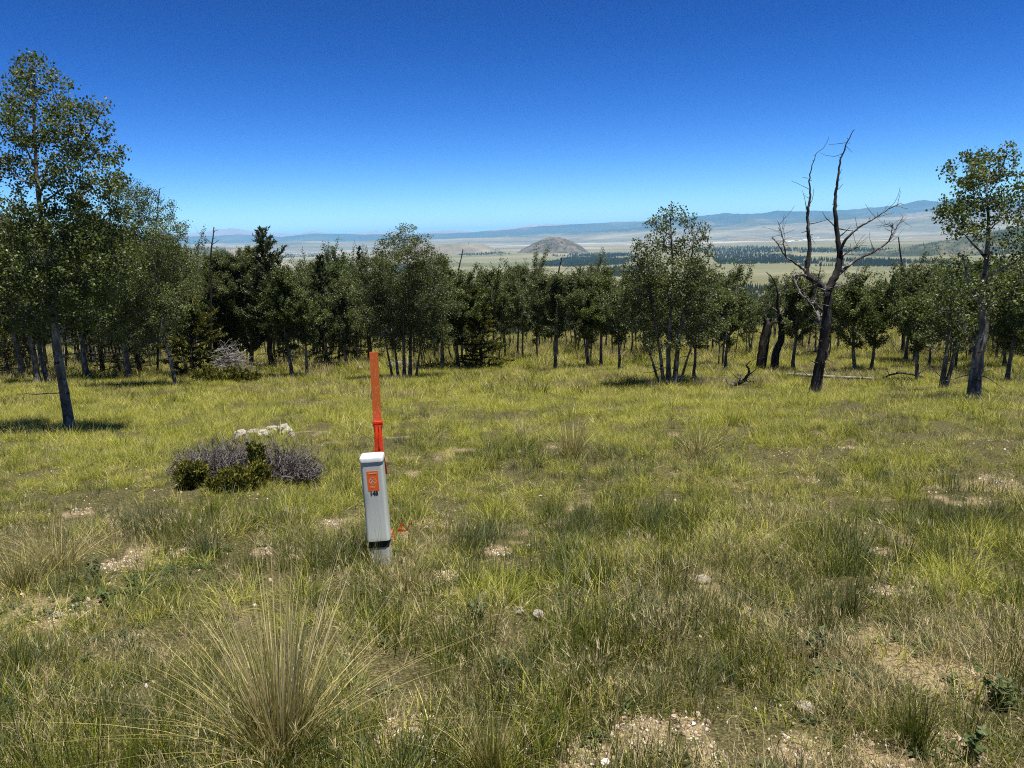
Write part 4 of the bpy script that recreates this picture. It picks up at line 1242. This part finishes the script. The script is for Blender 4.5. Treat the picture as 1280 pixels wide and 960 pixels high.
def rock(label, px, py, wpx, hpx, seed, name='rock', group=None):
    B = at(px, py); mpp = (B[1] * math.cos(PITCH) + (CAM_Z - B[2]) * math.sin(PITCH)) / FPX
    w, h = wpx * mpp / 2, hpx * mpp / 2
    o = link(name, rock_mesh(seed, w, w * 0.75, h * 0.95), M['rock'], None, B + np.array([0, 0, h * 0.7]), (0, 0, seed * 1.3))
    tag(o, label, 'rock', group)
for k, (px, py, w, h, lab) in enumerate([
        (301, 549, 22, 15, 'jagged white rock at the near end of the rock row behind the twiggy shrub'),
        (318, 544, 18, 10, 'tan flat-topped rock second in the row behind the twiggy shrub'),
        (331, 547, 18, 13, 'broad white rock in the middle of the row behind the twiggy shrub'),
        (344, 540, 26, 11, 'long low white rock lying at the back of the rock row'),
        (357, 544, 18, 16, 'tall pale boulder at the far end of the rock row'),
        (365, 547, 9, 8, 'small grey stone against the tall pale boulder'),
        (879, 728, 19, 11, 'white stone alone in the grass, sharp-edged'),
        (673, 773, 19, 12, 'round white stone in the thin grass beyond the gravel patch'),
        (651, 768, 9, 12, 'small tan stone just beside the round white stone'),
        (605, 746, 10, 8, 'small flat white stone in thin grass near the marker post'),
        (1004, 886, 26, 10, 'flat pale stone half sunk in litter near an upright green grass clump'),
        (72, 772, 12, 7, 'flat grey-white stone on the bare tan patch'),
        (213, 757, 8, 6, 'little white stone on thin grass beside the big straw tussock')]):
    rock(lab, px, py, w, h, 40 + k)

# ------------------------------------------------------------------ marker post with its orange lath
def rounded_ring(a, rc, z, n=6, b=None):
    b = a if b is None else b
    P = []
    for q, (sx, sy) in enumerate(((1, 1), (-1, 1), (-1, -1), (1, -1))):
        for k in range(n + 1):
            t = (q + k / n) * PI / 2
            P.append((sx * (a - rc) + rc * math.cos(t), sy * (b - rc) + rc * math.sin(t), z))
    return np.array(P)

def loft(rings, cap0=False, cap1=True):
    g = Geo(); m = len(rings[0]); V = np.concatenate(rings)
    i = np.arange(len(rings) - 1)[:, None]; j = np.arange(m)[None]; j2 = (j + 1) % m
    Q = np.stack([i * m + j, i * m + j2, (i + 1) * m + j2, (i + 1) * m + j], -1).reshape(-1, 4)
    T = []
    V = list(V)
    k = np.arange(m)
    if cap1:
        V.append(rings[-1].mean(0)); o = (len(rings) - 1) * m
        T.append(np.stack([o + k, o + (k + 1) % m, np.full(m, len(V) - 1)], -1))
    if cap0:
        V.append(rings[0].mean(0))
        T.append(np.stack([(k + 1) % m, k, np.full(m, len(V) - 1)], -1))
    g.add(np.array(V), Q, np.concatenate(T) if T else None)
    return g

def crisp(me, deg=35):
    me.polygons.foreach_set('use_smooth', np.ones(len(me.polygons), dtype=bool))
    me.set_sharp_from_angle(angle=math.radians(deg))
    return me

def post_mat(name, base, scr=0.06, streak=0.0):
    t = MT(name, 0.42, 0.4)
    o = t.obj()
    n = t.noise(t.scale(o, (30, 30, 3)), 1.0, 5, 0.6)
    n2 = t.noise(o, 120.0, 3, 0.6)
    c = t.mix(t.maprange(n, 0.4, 0.7, 0, 0.35), base, tuple(q * 0.72 for q in base))
    c = t.mix(t.maprange(n2, 0.62, 0.7, 0, 0.4), c, (0.30, 0.27, 0.22))
    if streak:
        k = t.noise(t.scale(o, (70, 70, 5)), 1.0, 3, 0.6)
        c = t.mix(t.maprange(k, 0.58, 0.66, 0, streak), c, (0.13, 0.12, 0.10))
    t.color(c)
    return t.m

def flat_mat(name, c, rough=0.55, emit=None):
    t = MT(name, rough, 0.3)
    n = t.noise(t.obj(), 60.0, 4)
    t.color(t.mix(t.maprange(n, 0.35, 0.7, 0, 0.25), c, tuple(q * 0.8 for q in c)))
    return t.m

def lath_mat():
    t = MT('painted_lath', 0.6, 0.3)
    o = t.obj()
    sep = t.node('ShaderNodeSeparateXYZ'); t.set(sep.inputs[0], o)
    z = sep.outputs[2]
    wear = t.noise(t.scale(o, (60, 60, 9)), 1.0, 5, 0.7)
    weath = t.maprange(t.math('ADD', z, t.math('MULTIPLY', wear, 0.06)), 1.07, 1.09)
    c = t.mix(weath, (0.90, 0.13, 0.030), (0.68, 0.15, 0.022))
    fleck = t.noise(t.scale(o, (90, 90, 45)), 1.0, 4, 0.7)
    c = t.mix(t.maprange(fleck, 0.58, 0.66, 0, 0.75), c, (0.62, 0.42, 0.30))
    grain = t.noise(t.scale(o, (220, 220, 4)), 1.0, 3)
    c = t.mix(t.maprange(grain, 0.60, 0.72, 0, 0.15), c, (0.28, 0.07, 0.02))
    t.color(c)
    return t.m

def text(body, size, loc, mat, parent, name, bold=0.0):
    cu = bpy.data.curves.new(name, 'FONT')
    cu.body = body; cu.size = size; cu.align_x = 'CENTER'; cu.align_y = 'CENTER'; cu.extrude = 0.0002
    cu.materials.append(mat)
    cu.offset = bold
    tmp = bpy.data.objects.new('lettering', cu); COL.objects.link(tmp)
    bpy.context.view_layer.update()
    me = bpy.data.meshes.new_from_object(tmp.evaluated_get(bpy.context.evaluated_depsgraph_get()))
    bpy.data.objects.remove(tmp)
    if len(me.materials) == 0: me.materials.append(mat)
    return link(name, me, None, parent, loc, (PI / 2, 0, 0))

def marker_post():
    B = at(477, 704)
    top = atd(469, 569, B[1])
    H = top[2] - B[2]
    e = empty('marker_post', B, (math.radians(-1.0), math.radians(-1.6), math.radians(4)))
    tag(e, 'square grey plastic utility marker post with an orange warning sticker', 'marker post')
    pm = post_mat('post_grey', (0.52, 0.55, 0.48), streak=0.22); bm_ = post_mat('post_base_grey', (0.46, 0.48, 0.43), streak=0.5)
    a, z0 = 0.073, 0.185
    base = loft([rounded_ring(0.0655, 0.018, z) for z in (-0.15, 0.0, 0.1, 0.30)])
    link('base', crisp(base.mesh('post_base')), bm_, e)
    skirt_shade = loft([rounded_ring(0.0665, 0.018, z) for z in (z0 - 0.05, z0 - 0.047, z0 + 0.06)])  # added black band: stands in for the shadow below the cover's skirt
    link('skirt_shade', crisp(skirt_shade.mesh('post_skirt_shade')), flat_mat('skirt_shade_black', (0.012, 0.012, 0.012), 0.7), e)
    cover = loft([rounded_ring(a - 0.004, 0.020, z0 + 0.05), rounded_ring(a - 0.004, 0.020, z0), rounded_ring(a + 0.003, 0.022, z0 - 0.002), rounded_ring(a + 0.003, 0.022, z0 + 0.02),
                  rounded_ring(a, 0.021, z0 + 0.045), rounded_ring(a - 0.001, 0.021, 0.45), rounded_ring(a - 0.002, 0.021, H - 0.034)], False, True)
    cv = link('cover', crisp(cover.mesh('post_cover')), pm, e)
    cap = loft([rounded_ring(a - 0.005, 0.02, H - 0.038), rounded_ring(a - 0.0045, 0.02, H - 0.031), rounded_ring(a + 0.003, 0.022, H - 0.030), rounded_ring(a + 0.003, 0.022, H - 0.010),
                rounded_ring(a + 0.000, 0.021, H - 0.003), rounded_ring(a - 0.008, 0.018, H), rounded_ring(a - 0.03, 0.015, H + 0.001)], False, True)
    link('cap', crisp(cap.mesh('post_cap')), post_mat('post_cap_pale', (0.58, 0.60, 0.57)), e)
    for s in (cv,):
        md = s.modifiers.new('edges', 'EDGE_SPLIT') if False else None
    # sticker: orange panel, cream ring with a slash over a digging hand tool, small line of print, number below
    yf = -(a - 0.0006)
    zc = H - 0.155; hw, hh = 0.036, 0.066
    st = rounded_ring(hw, 0.002, 0, 2, hh)
    V = np.column_stack([st[:, 0] + 0.001, np.full(len(st), 0.0), st[:, 1]])
    g = Geo(); m = len(V)
    F = np.concatenate([V + (0, 0.0012, 0), V]); F = np.concatenate([F, [[0.001, 0, 0]]])
    k = np.arange(m)
    g.add(F, np.stack([k, (k + 1) % m, m + (k + 1) % m, m + k], -1), np.stack([m + k, m + (k + 1) % m, np.full(m, 2 * m)], -1))
    om = flat_mat('sticker_orange', (0.85, 0.13, 0.012)); cm = flat_mat('sticker_cream', (0.80, 0.55, 0.36)); km = flat_mat('number_black', (0.03, 0.025, 0.03))
    sk = link('sticker', g.mesh('sticker'), om, e, (0, yf, zc))
    def ring(rad, w, nm):
        g = Geo(); n = 36; t = np.linspace(0, 2 * PI, n, endpoint=False)
        V = np.concatenate([np.column_stack([np.cos(t) * q, np.full(n, -0.0006), np.sin(t) * q]) for q in (rad - w, rad)])
        k = np.arange(n); g.add(V, np.stack([k, (k + 1) % n, n + (k + 1) % n, n + k], -1))
        return link(nm, g.mesh(nm), cm, sk)
    ring(0.0235, 0.0032, 'ban_ring')
    def bar(p, q, w, nm, y=-0.0007):
        g = Geo(); p, q = np.array(p), np.array(q); d = unit(q - p); s = np.array([-d[1], d[0]]) * w / 2
        V = [(c[0], y, c[1]) for c in (p - s, q - s, q + s, p + s)]
        g.add(V, [(0, 1, 2, 3)]); return link(nm, g.mesh(nm), cm, sk)
    bar((-0.0155, 0.0155), (0.0155, -0.0155), 0.0034, 'ban_slash')
    bar((0.009, 0.013), (-0.007, -0.006), 0.0024, 'shovel_handle', -0.0009)
    bar((-0.004, -0.003), (-0.012, -0.0125), 0.0075, 'shovel_blade', -0.0011)
    text('WARNING', 0.0115, (0.001, -0.0008, 0.050), cm, sk, 'sticker_heading', 0.0004)
    bar((-0.018, -0.036), (0.018, -0.036), 0.0022, 'sticker_line'); bar((-0.018, -0.043), (0.010, -0.043), 0.0022, 'sticker_line')
    text('143', 0.036, (0.001, yf - 0.0004, zc - 0.084), km, e, 'number_decal', 0.0022)
    return B, H
PB, PH = marker_post()

def lath():
    Y = PB[1] + 0.17
    t = atd(467, 440, Y); f = atd(481, 690, Y)
    f = np.array([f[0], Y, float(gz(f[0], Y))])
    Hh = t[2] - f[2]
    e = empty('survey_stake', f, (0, math.atan2(t[0] - f[0], Hh), math.radians(6)))
    tag(e, 'tall weathered orange wooden survey lath standing right behind the marker post', 'stake')
    g = Geo()
    w, d = 0.0275, 0.0045
    zs = np.linspace(-0.15, Hh, 14)
    rings = []
    rs = np.random.default_rng(5)
    for z in zs:
        j = rs.normal(0, 0.0008, (4, 2))
        rings.append(np.array([(-w + j[0, 0], -d, z), (w + j[1, 0], -d, z), (w + j[2, 0], d, z), (-w + j[3, 0], d, z)]))
    g = loft(rings)
    link('lath', g.mesh('lath'), lath_mat(), e)
    rm = MT('flagging_tape', 0.35, 0.4)
    rm.color(rm.ramp(rm.noise(rm.obj(), 40.0, 3), [(0.35, (0.80, 0.055, 0.012)), (0.65, (0.95, 0.10, 0.02))]))
    rm.leafy(rm.b.inputs['Base Color'].links[0].from_socket, 0.35)
    # knot of tape round the lath and two hanging tails
    zk = Hh - (526 - 440) / FPX * (Y * math.cos(PITCH) + 2 * math.sin(PITCH)) / math.cos(math.radians(9))
    rings = []
    for k, z in enumerate(np.linspace(zk - 0.022, zk + 0.014, 7)):
        o = 0.004 + 0.0025 * math.sin(k * 2.1) + 0.002
        rings.append(rounded_ring(w + o, 0.006, z, 3, d + o))
    link('tape_knot', loft(rings, True, True).mesh('tape_knot', True), rm.m, e)
    for s, x1, ln, ph in ((-1, -0.016, 0.30, 0.3), (1, 0.033, 0.34, 1.4)):
        n = 16; q = np.linspace(0, 1, n)
        cx = s * 0.008 + (x1 - s * 0.008) * q ** 0.8 + 0.004 * np.sin(q * 7 + ph)
        cyy = -d - 0.008 - 0.012 * np.sin(q * PI * 0.9) - 0.003 * np.sin(q * 9 + ph)
        cz = zk - 0.012 - ln * q
        hw = 0.0125 * (0.55 + 0.45 * np.minimum(1, q * 4))
        tw = 0.45 * np.sin(q * 4 + ph)
        L = np.column_stack([cx - hw * np.cos(tw), cyy - hw * np.sin(tw), cz]); R = np.column_stack([cx + hw * np.cos(tw), cyy + hw * np.sin(tw), cz])
        mid = np.column_stack([cx, cyy - 0.004 * s, cz])
        i = np.arange(n - 1)
        V = np.concatenate([L, mid, R])
        Q = np.concatenate([np.stack([i, i + n, i + n + 1, i + 1], -1), np.stack([i + n, i + 2 * n, i + 2 * n + 1, i + n + 1], -1)])
        g = Geo(); g.add(V, Q)
        link('tape_tail', g.mesh('tape_tail', True), rm.m, e)
    # a torn scrap of the same tape low in the grass beside the post
    r = np.random.default_rng(8)
    S = at(499, 676)
    g = Geo()
    for k in range(5):
        n = 9; q = np.linspace(0, 1, n)
        P = grow((r.normal(0, 0.02), r.normal(0, 0.02), 0.035 + 0.02 * k), (r.normal(), r.normal(), 0.2), 0.13, n, r, -0.02, 0.5)
        s = np.array([0, 0, 1.0]) * 0.009 + r.normal(0, 0.003, 3)
        i = np.arange(n - 1)
        g.add(np.concatenate([P - s, P + s]), np.stack([i, i + 1, n + i + 1, n + i], -1))
    o = link('tape_scrap', g.mesh('tape_scrap', True), rm.m, None, S)
    tag(o, 'crumpled scrap of orange tape caught in the grass beside the marker post', 'tape')
lath()

# ------------------------------------------------------------------ grass
def blades(g, base, az, lean, h, w, r, nseg=3, curl=0.5, face=None):
    """curved tapering ribbons; all arguments are arrays over blades"""
    N = len(base)
    t = np.linspace(0, 1, nseg + 1)[None, :]
    s, c = np.sin(lean)[:, None], np.cos(lean)[:, None]
    curl = np.asarray(curl, float).reshape(-1, 1)
    out = h[:, None] * (s * t + curl * t ** 2 * (0.25 + s))
    up = h[:, None] * (c * t - curl * 0.35 * t ** 2 * (0.3 + s))
    ca, sa = np.cos(az)[:, None], np.sin(az)[:, None]
    P = np.stack([base[:, 0:1] + ca * out, base[:, 1:2] + sa * out, base[:, 2:3] + up], -1)
    f = (r.uniform(0, PI, N) if face is None else face)
    sd = np.stack([np.cos(f), np.sin(f), np.zeros(N)], -1)[:, None, :] * (w[:, None] * (1 - t ** 1.5 * 0.92))[..., None]
    V = np.concatenate([P - sd, P + sd], 1)                # N, 2(nseg+1), 3
    m = 2 * (nseg + 1); k = np.arange(nseg)
    q = np.stack([k, k + nseg + 1, k + nseg + 2, k + 1], -1)
    Q = (np.arange(N)[:, None, None] * m + q[None]).reshape(-1, 4)
    tt = np.broadcast_to(np.concatenate([t[0], t[0]])[None], (N, m)).ravel()
    g.add(V.reshape(-1, 3), Q, None, t=tt, rnd=np.repeat(r.uniform(0, 1, N), m))

def tuft(seed, n, h, hs, lean, w, rad, curl=0.5, nseg=3):
    r = np.random.default_rng(seed); g = Geo()
    a = r.uniform(0, 2 * PI, n); q = rad * np.sqrt(r.uniform(0, 1, n))
    base = np.stack([np.cos(a) * q, np.sin(a) * q, np.full(n, -0.012)], -1)
    blades(g, base, a + r.normal(0, 0.8, n), np.abs(r.normal(0, lean, n)), np.clip(r.normal(h, hs, n), h * 0.35, None), w * r.uniform(0.6, 1.3, n), r, nseg, curl)
    return g.mesh('grass_tuft', True)

def seed_stems(seed, n, h, rad):
    r = np.random.default_rng(seed); g = Geo()
    a = r.uniform(0, 2 * PI, n); q = rad * np.sqrt(r.uniform(0, 1, n))
    base = np.stack([np.cos(a) * q, np.sin(a) * q, np.full(n, -0.01)], -1)
    az = a + r.normal(0, 1, n); ln = np.abs(r.normal(0, 0.25, n)); hh = h * r.uniform(0.6, 1.3, n)
    blades(g, base, az, ln, hh, np.full(n, 0.0011), r, 4, 0.25)
    tip = base + np.stack([np.cos(az) * hh * (np.sin(ln) * .85 + .25 * .72 * (.25 + np.sin(ln))), np.sin(az) * hh * (np.sin(ln) * .85 + .25 * .72 * (.25 + np.sin(ln))), hh * (np.cos(ln) * .85 - .0875 * .72 * (.3 + np.sin(ln)))], -1)
    for k in range(4):
        blades(g, tip + r.normal(0, 0.004, (n, 3)), az + r.normal(0, 1.0, n), ln + r.uniform(0, .5, n), np.full(n, 0.035), np.full(n, 0.0016), r, 2, 0.3)
    return g.mesh('seed_stems', True)

def forb_mesh(seed, n, size):
    r = np.random.default_rng(seed); g = Geo()
    a = r.uniform(0, 2 * PI, n); e = r.uniform(0.1, 1.1, n); L = size * r.uniform(0.5, 1.2, n)
    d = np.stack([np.cos(a) * np.cos(e), np.sin(a) * np.cos(e), np.sin(e)], -1)
    s = np.stack([-np.sin(a), np.cos(a), np.zeros(n)], -1)
    st = d * (L * r.uniform(0.1, 1.2, n))[:, None]
    w = (L * 0.22)[:, None]
    V = np.stack([st, st + d * L[:, None] * .5 - s * w, st + d * L[:, None] - (0, 0, .01), st + d * L[:, None] * .5 + s * w], 1).reshape(-1, 3)
    g.add(V, np.arange(4 * n).reshape(-1, 4), None, rnd=np.repeat(r.uniform(0, 1, n), 4), t=0.5)
    return g.mesh('forb')

def meadow():
    r = np.random.default_rng(99)
    K = [(tuft(1, 26, .085, .03, .75, .0020, .06, .6), M['g_fresh']), (tuft(2, 26, .11, .035, .6, .0020, .07, .5), M['g_fresh']),
         (tuft(3, 20, .17, .05, .18, .0016, .06, .3), M['g_dark']), (tuft(4, 18, .22, .06, .18, .0016, .05, .3), M['g_dark']),
         (seed_stems(5, 8, .22, .07), M['g_straw']), (tuft(6, 16, .13, .05, .55, .0016, .06, .6), M['g_straw']),
         (forb_mesh(7, 26, .035), M['forb']), (tuft(8, 26, .075, .03, 1.25, .0016, .08, .2), M['g_straw']),
         (tuft(9, 44, .12, .045, .75, .0027, .09, .6), M['g_meadow']), (tuft(10, 44, .15, .05, .65, .0027, .10, .6), M['g_meadow']),
         (tuft(11, 28, .16, .045, .35, .0022, .06, .5), M['g_blue']), (tuft(12, 56, .18, .06, .6, .0050, .18, .6), M['g_meadow']),
         (tuft(13, 40, .22, .07, .4, .0062, .18, .5), M['g_dark']), (tuft(14, 30, .25, .08, .4, .0050, .18, .4), M['g_straw']),
         (tuft(15, 36, .10, .03, .7, .0036, .11, .6), M['g_fresh'])]
    coll = proto_collection('tuft', K)
    PP, II, SS = [], [], []
    def zone(y0, y1, dens, wts, smin, smax, side=2.0, patchy=True):
        # uniform over the strip seen between two distances, a little wider than the picture
        area = 0.70 * (y1 ** 2 - y0 ** 2) + 2 * side * (y1 - y0)
        n = int(area * dens)
        y = np.sqrt(r.uniform(y0 ** 2, y1 ** 2, n))
        x = r.uniform(-1, 1, n) * (0.70 * y + side)
        b = bareness(x, y) if patchy else np.zeros(n)
        lush = fbm(x / 1.6, y / 1.6, 111, 3); dry = fbm(x / 1.1 + 40, y / 1.1, 131, 3); drk = fbm(x / 0.8, y / 0.8 + 30, 151, 3)
        w = np.array(wts, float)[None] * np.ones((n, 1))
        up = np.clip(1 + 2.2 * lush, 0.1, 3)[:, None]
        dr = np.clip(0.9 + 4.0 * dry, 0.03, 4.5)[:, None]
        dk = np.clip(1 + 3.0 * drk, 0.05, 4)[:, None]
        w[:, [0, 1, 8, 9, 11, 14]] *= up
        w[:, [4, 5, 7, 13]] *= dr
        w[:, [2, 3, 10, 12]] *= dk
        w[:, [4, 5, 13]] *= 1.35
        w[:, 7] *= 0.5 + 3.0 * b
        cw = np.cumsum(w, 1); cw /= cw[:, -1:]
        idx = (r.uniform(0, 1, (n, 1)) > cw).sum(1)
        keep = r.uniform(0, 1, n) > b * np.where(idx == 7, 0.45, np.where(np.isin(idx, (6,)), 0.5, 0.85))
        cl = vnoise(x / (0.10 + 0.02 * y), y / (0.10 + 0.02 * y), 191) + 0.6 * vnoise(x / 0.5, y / 0.5, 193)
        keep &= r.uniform(0, 1, n) < np.clip(0.70 + 1.9 * cl, 0.13, 1)
        keep &= np.hypot(x - PB[0], (y - PB[1])) > 0.10
        x, y, idx = x[keep], y[keep], idx[keep]
        PP.append(np.stack([x, y, gz(x, y)], -1)); II.append(idx)
        s = r.uniform(smin, smax, len(x)) * (1 + 0.5 * np.clip(fbm(x / 0.7, y / 0.7, 171, 2), -.6, .6))
        SS.append(np.stack([s, s, s * r.uniform(0.8, 1.25, len(x))], -1))
    #                0    1    2    3    4    5    6    7    8    9    10   11   12   13   14
    zone(1.2, 3.6, 640, [.16, .14, .20, .10, .06, .07, .10, .16, .02, .0, .05, 0, 0, 0, .0], .65, 1.05, 1.0)
    zone(3.6, 6.0, 450, [.20, .16, .16, .06, .06, .07, .05, .12, .06, .03, .06, 0, 0, 0, .0], .62, 1.05, 1.0)
    zone(6.0, 10.0, 250, [.16, .18, .08, .03, .04, .06, .02, .08, .22, .10, .05, 0, 0, 0, .06], .5, .9, 1.5)
    zone(10.0, 18.0, 140, [.06, .10, .04, .02, .04, .06, 0, .04, .34, .24, .03, .04, 0, 0, .06], .5, .92, 2.5)
    zone(18.0, 34.0, 50, [0, 0, 0, 0, .05, .05, 0, 0, .18, .22, 0, .38, .06, .06, .05], .58, 1.0, 3.0, True)
    zone(34.0, 62.0, 9, [0, 0, 0, 0, 0, 0, 0, 0, .0, .10, 0, .62, .10, .18, 0], 1.3, 2.1, 4.0, False)
    zone(62.0, 125.0, 2.6, [0, 0, 0, 0, 0, 0, 0, 0, .0, .0, 0, .66, .10, .24, 0], 1.8, 2.8, 6.0, False)
    P = np.concatenate(PP); I = np.concatenate(II); S = np.concatenate(SS)
    n = len(P)
    rot = np.column_stack([r.normal(0, 0.08, n), r.normal(0, 0.08, n), r.uniform(0, 6.28, n)])
    print('grass instances', n)
    scatter('grass', coll, P, I, rot, S, 'short dry yellow-green mountain grass covering the meadow')
    # grit and small stones on the bare patches
    gm = [(rock_mesh(k, 1, .8, .6), M['pebble']) for k in (3, 5, 8)]
    for me, _ in gm: pass
    PX = []
    for (cx, cyy, pr) in PW:
        m = int(min(700, 40 + 2600 * pr * pr * 3.14)) if cyy < 8 else 40
        a = r.uniform(0, 6.28, m); q = pr * 1.1 * np.sqrt(r.uniform(0, 1, m))
        PX.append(np.column_stack([cx + np.cos(a) * q, cyy + np.sin(a) * q * 1.2]))
    m = 5200
    y = np.sqrt(r.uniform(1.2 ** 2, 9 ** 2, m)); x = r.uniform(-1, 1, m) * (0.7 * y + 1)
    PX.append(np.column_stack([x, y]))
    PX = np.concatenate(PX); m = len(PX)
    sz = np.clip(r.lognormal(math.log(0.0048), 0.5, m), 0.0025, 0.015)
    P = np.column_stack([PX, gz(PX[:, 0], PX[:, 1]) + sz * 0.2])
    scatter('gravel', proto_collection('pebble', gm), P, r.integers(0, 3, m), r.uniform(0, 6.28, (m, 3)), np.column_stack([sz, sz, sz]), 'loose tan grit and small stones on the bare ground')
meadow()

# ------------------------------------------------------------------ tussocks one can tell apart
def tussock(label, base, hpx, wpx, n, seed, mat='g_tussock', w=0.0016, lean=0.42, stems=14):
    B = at(*base); mpp = (B[1] * math.cos(PITCH) + (CAM_Z - B[2]) * math.sin(PITCH)) / FPX
    H, W = hpx * mpp * 1.08, wpx * mpp
    r = np.random.default_rng(seed)
    e = empty('grass_tussock', B, (0, 0, r.uniform(0, 6.28))); tag(e, label, 'grass clump')
    g = Geo(); rad = max(0.035, W * 0.17)
    a = r.uniform(0, 2 * PI, n); q = rad * np.sqrt(r.uniform(0, 1, n))
    base_ = np.stack([np.cos(a) * q, np.sin(a) * q, np.full(n, -0.02)], -1)
    ln = np.minimum(np.abs(r.normal(0, lean, n)) * (0.35 + 0.9 * q / rad), 0.62)
    h = H * np.clip(r.normal(0.72, 0.2, n), 0.25, 1.1)
    blades(g, base_, a + r.normal(0, 0.5, n), ln, h, w * r.uniform(0.6, 1.3, n), r, 6, np.clip(r.normal(0.4, 0.45, n), -0.2, 1.5))
    link('blades', g.mesh('tussock_blades', True), M[mat], e)
    if stems:
        g = Geo(); a = r.uniform(0, 2 * PI, stems); q = rad * r.uniform(0.2, 1, stems)
        b2 = np.stack([np.cos(a) * q, np.sin(a) * q, np.full(stems, -0.02)], -1)
        blades(g, b2, a, np.clip(np.abs(r.normal(0.2, 0.18, stems)), 0, 0.55), H * r.uniform(0.8, 1.3, stems), np.full(stems, w * 1.1), r, 6, 0.2)
        link('dry_stem', g.mesh('tussock_stems', True), M['g_straw'], e)
    return e
tussock('big loose straw-coloured tussock fanning tall over the gravel patch edge', (352, 945), 205, 165, 640, 1, 'g_tussock', .0020, .34, 110)
tussock('yellow straw tussock at the edge of the bare tan soil, taller of two', (72, 712), 78, 130, 330, 2, 'g_tussock', .0019, .5, 12)
tussock('yellow tussock with combed-over blades beside the taller straw one', (28, 732), 62, 120, 300, 3, 'g_tussock', .0019, .55, 6)
tussock('fan-shaped olive straw tussock out in the open meadow', (716, 570), 56, 72, 300, 4, 'g_tussock', .0026, .45, 14)
tussock('rounded rusty-based straw tussock standing alone in the meadow', (871, 572), 48, 62, 280, 5, 'g_tussock', .0026, .42, 10)
tussock('spiky olive tussock growing at the end of the gravel strip', (612, 962), 92, 110, 260, 6, 'g_tussock', .0015, .38, 10)
tussock('bright green upright tussock beside flat pale litter', (1142, 935), 92, 70, 190, 7, 'g_fresh', .0019, .28, 0)
tussock('grey-green tufted bunch of fine blades on thin soil', (193, 668), 60, 62, 240, 8, 'g_blue', .0016, .32, 4)
tussock('dark green tussock by the lone sharp-edged white stone', (828, 712), 44, 62, 240, 9, 'g_dark', .0018, .5, 0)
tussock('pale dry tussock close beside the marker post', (512, 740), 46, 70, 190, 10, 'g_straw', .0014, .5, 8)
tussock('dark low tussock between patches of pale grass', (688, 648), 34, 62, 220, 11, 'g_dark', .002, .55, 0)
tussock('straw tussock bleached almost white near the olive fan tussock', (655, 548), 34, 50, 170, 12, 'g_straw', .002, .42, 8)
tussock('green clump growing at the meadow side of the twiggy shrub', (262, 645), 40, 66, 200, 13, 'g_fresh', .0017, .5, 0)
tussock('leggy dark green clump at the end of the bare soil', (1060, 770), 60, 60, 150, 14, 'g_dark', .0016, .3, 6)
tussock('green grass clump rooted against the foot of the marker post', (455, 712), 42, 44, 110, 15, 'g_fresh', .0013, .4, 4)

def weed(label, base, hpx, seed, n=26, leafk=1.0):
    """small broad-leaved plant with several leafy stems"""
    B = at(*base); mpp = (B[1] * math.cos(PITCH) + (CAM_Z - B[2]) * math.sin(PITCH)) / FPX
    H = hpx * mpp; r = np.random.default_rng(seed)
    e = empty('leafy_weed', B); tag(e, label, 'weed')
    for k in range(4):
        g, lf = Geo(), Geo()
        a = r.uniform(0, 6.28)
        P = grow((0, 0, -0.01), (math.cos(a) * .4, math.sin(a) * .4, 1), H * r.uniform(.6, 1.05), 6, r, 0.1, 0.12)
        tube(g, P, np.linspace(.0025, .001, 6), 4)
        s = link('stem', g.mesh('weed_stem'), M['forb'], e)
        i = r.integers(1, 6, n)
        az = r.uniform(0, 6.28, n); el = r.uniform(-0.2, 0.9, n); L = .028 * leafk * r.uniform(.6, 1.3, n)
        d = np.stack([np.cos(az) * np.cos(el), np.sin(az) * np.cos(el), np.sin(el)], -1); sd = np.stack([-np.sin(az), np.cos(az), 0 * az], -1)
        C = P[i]; w = (L * .3)[:, None]; L = L[:, None]
        V = np.stack([C, C + d * L * .5 - sd * w, C + d * L, C + d * L * .5 + sd * w], 1).reshape(-1, 3)
        lf.add(V, np.arange(4 * n).reshape(-1, 4), None, rnd=np.repeat(r.uniform(0, 1, n), 4))
        link('leaves', lf.mesh('weed_leaves'), M['forb'], s)
weed('dark leafy weed beside the pale stones past the upright green clump', (1248, 885), 48, 1, 30, 1.3)
weed('grey-green weed at the corner of the gravel, leaves hanging', (1215, 945), 40, 2, 30, 1.1)
weed('small bushy weed in thin grass past the big straw tussock', (632, 850), 34, 3)
weed('low dark weed on thin soil below the bare tan patch', (118, 722), 26, 4)
weed('short weed by the straw tussocks and the bare tan soil', (130, 760), 26, 5)
weed('slender weed in the olive grass with a pale top', (1020, 820), 40, 6)
weed('dark green weed growing beside the round white stone', (598, 775), 28, 7)
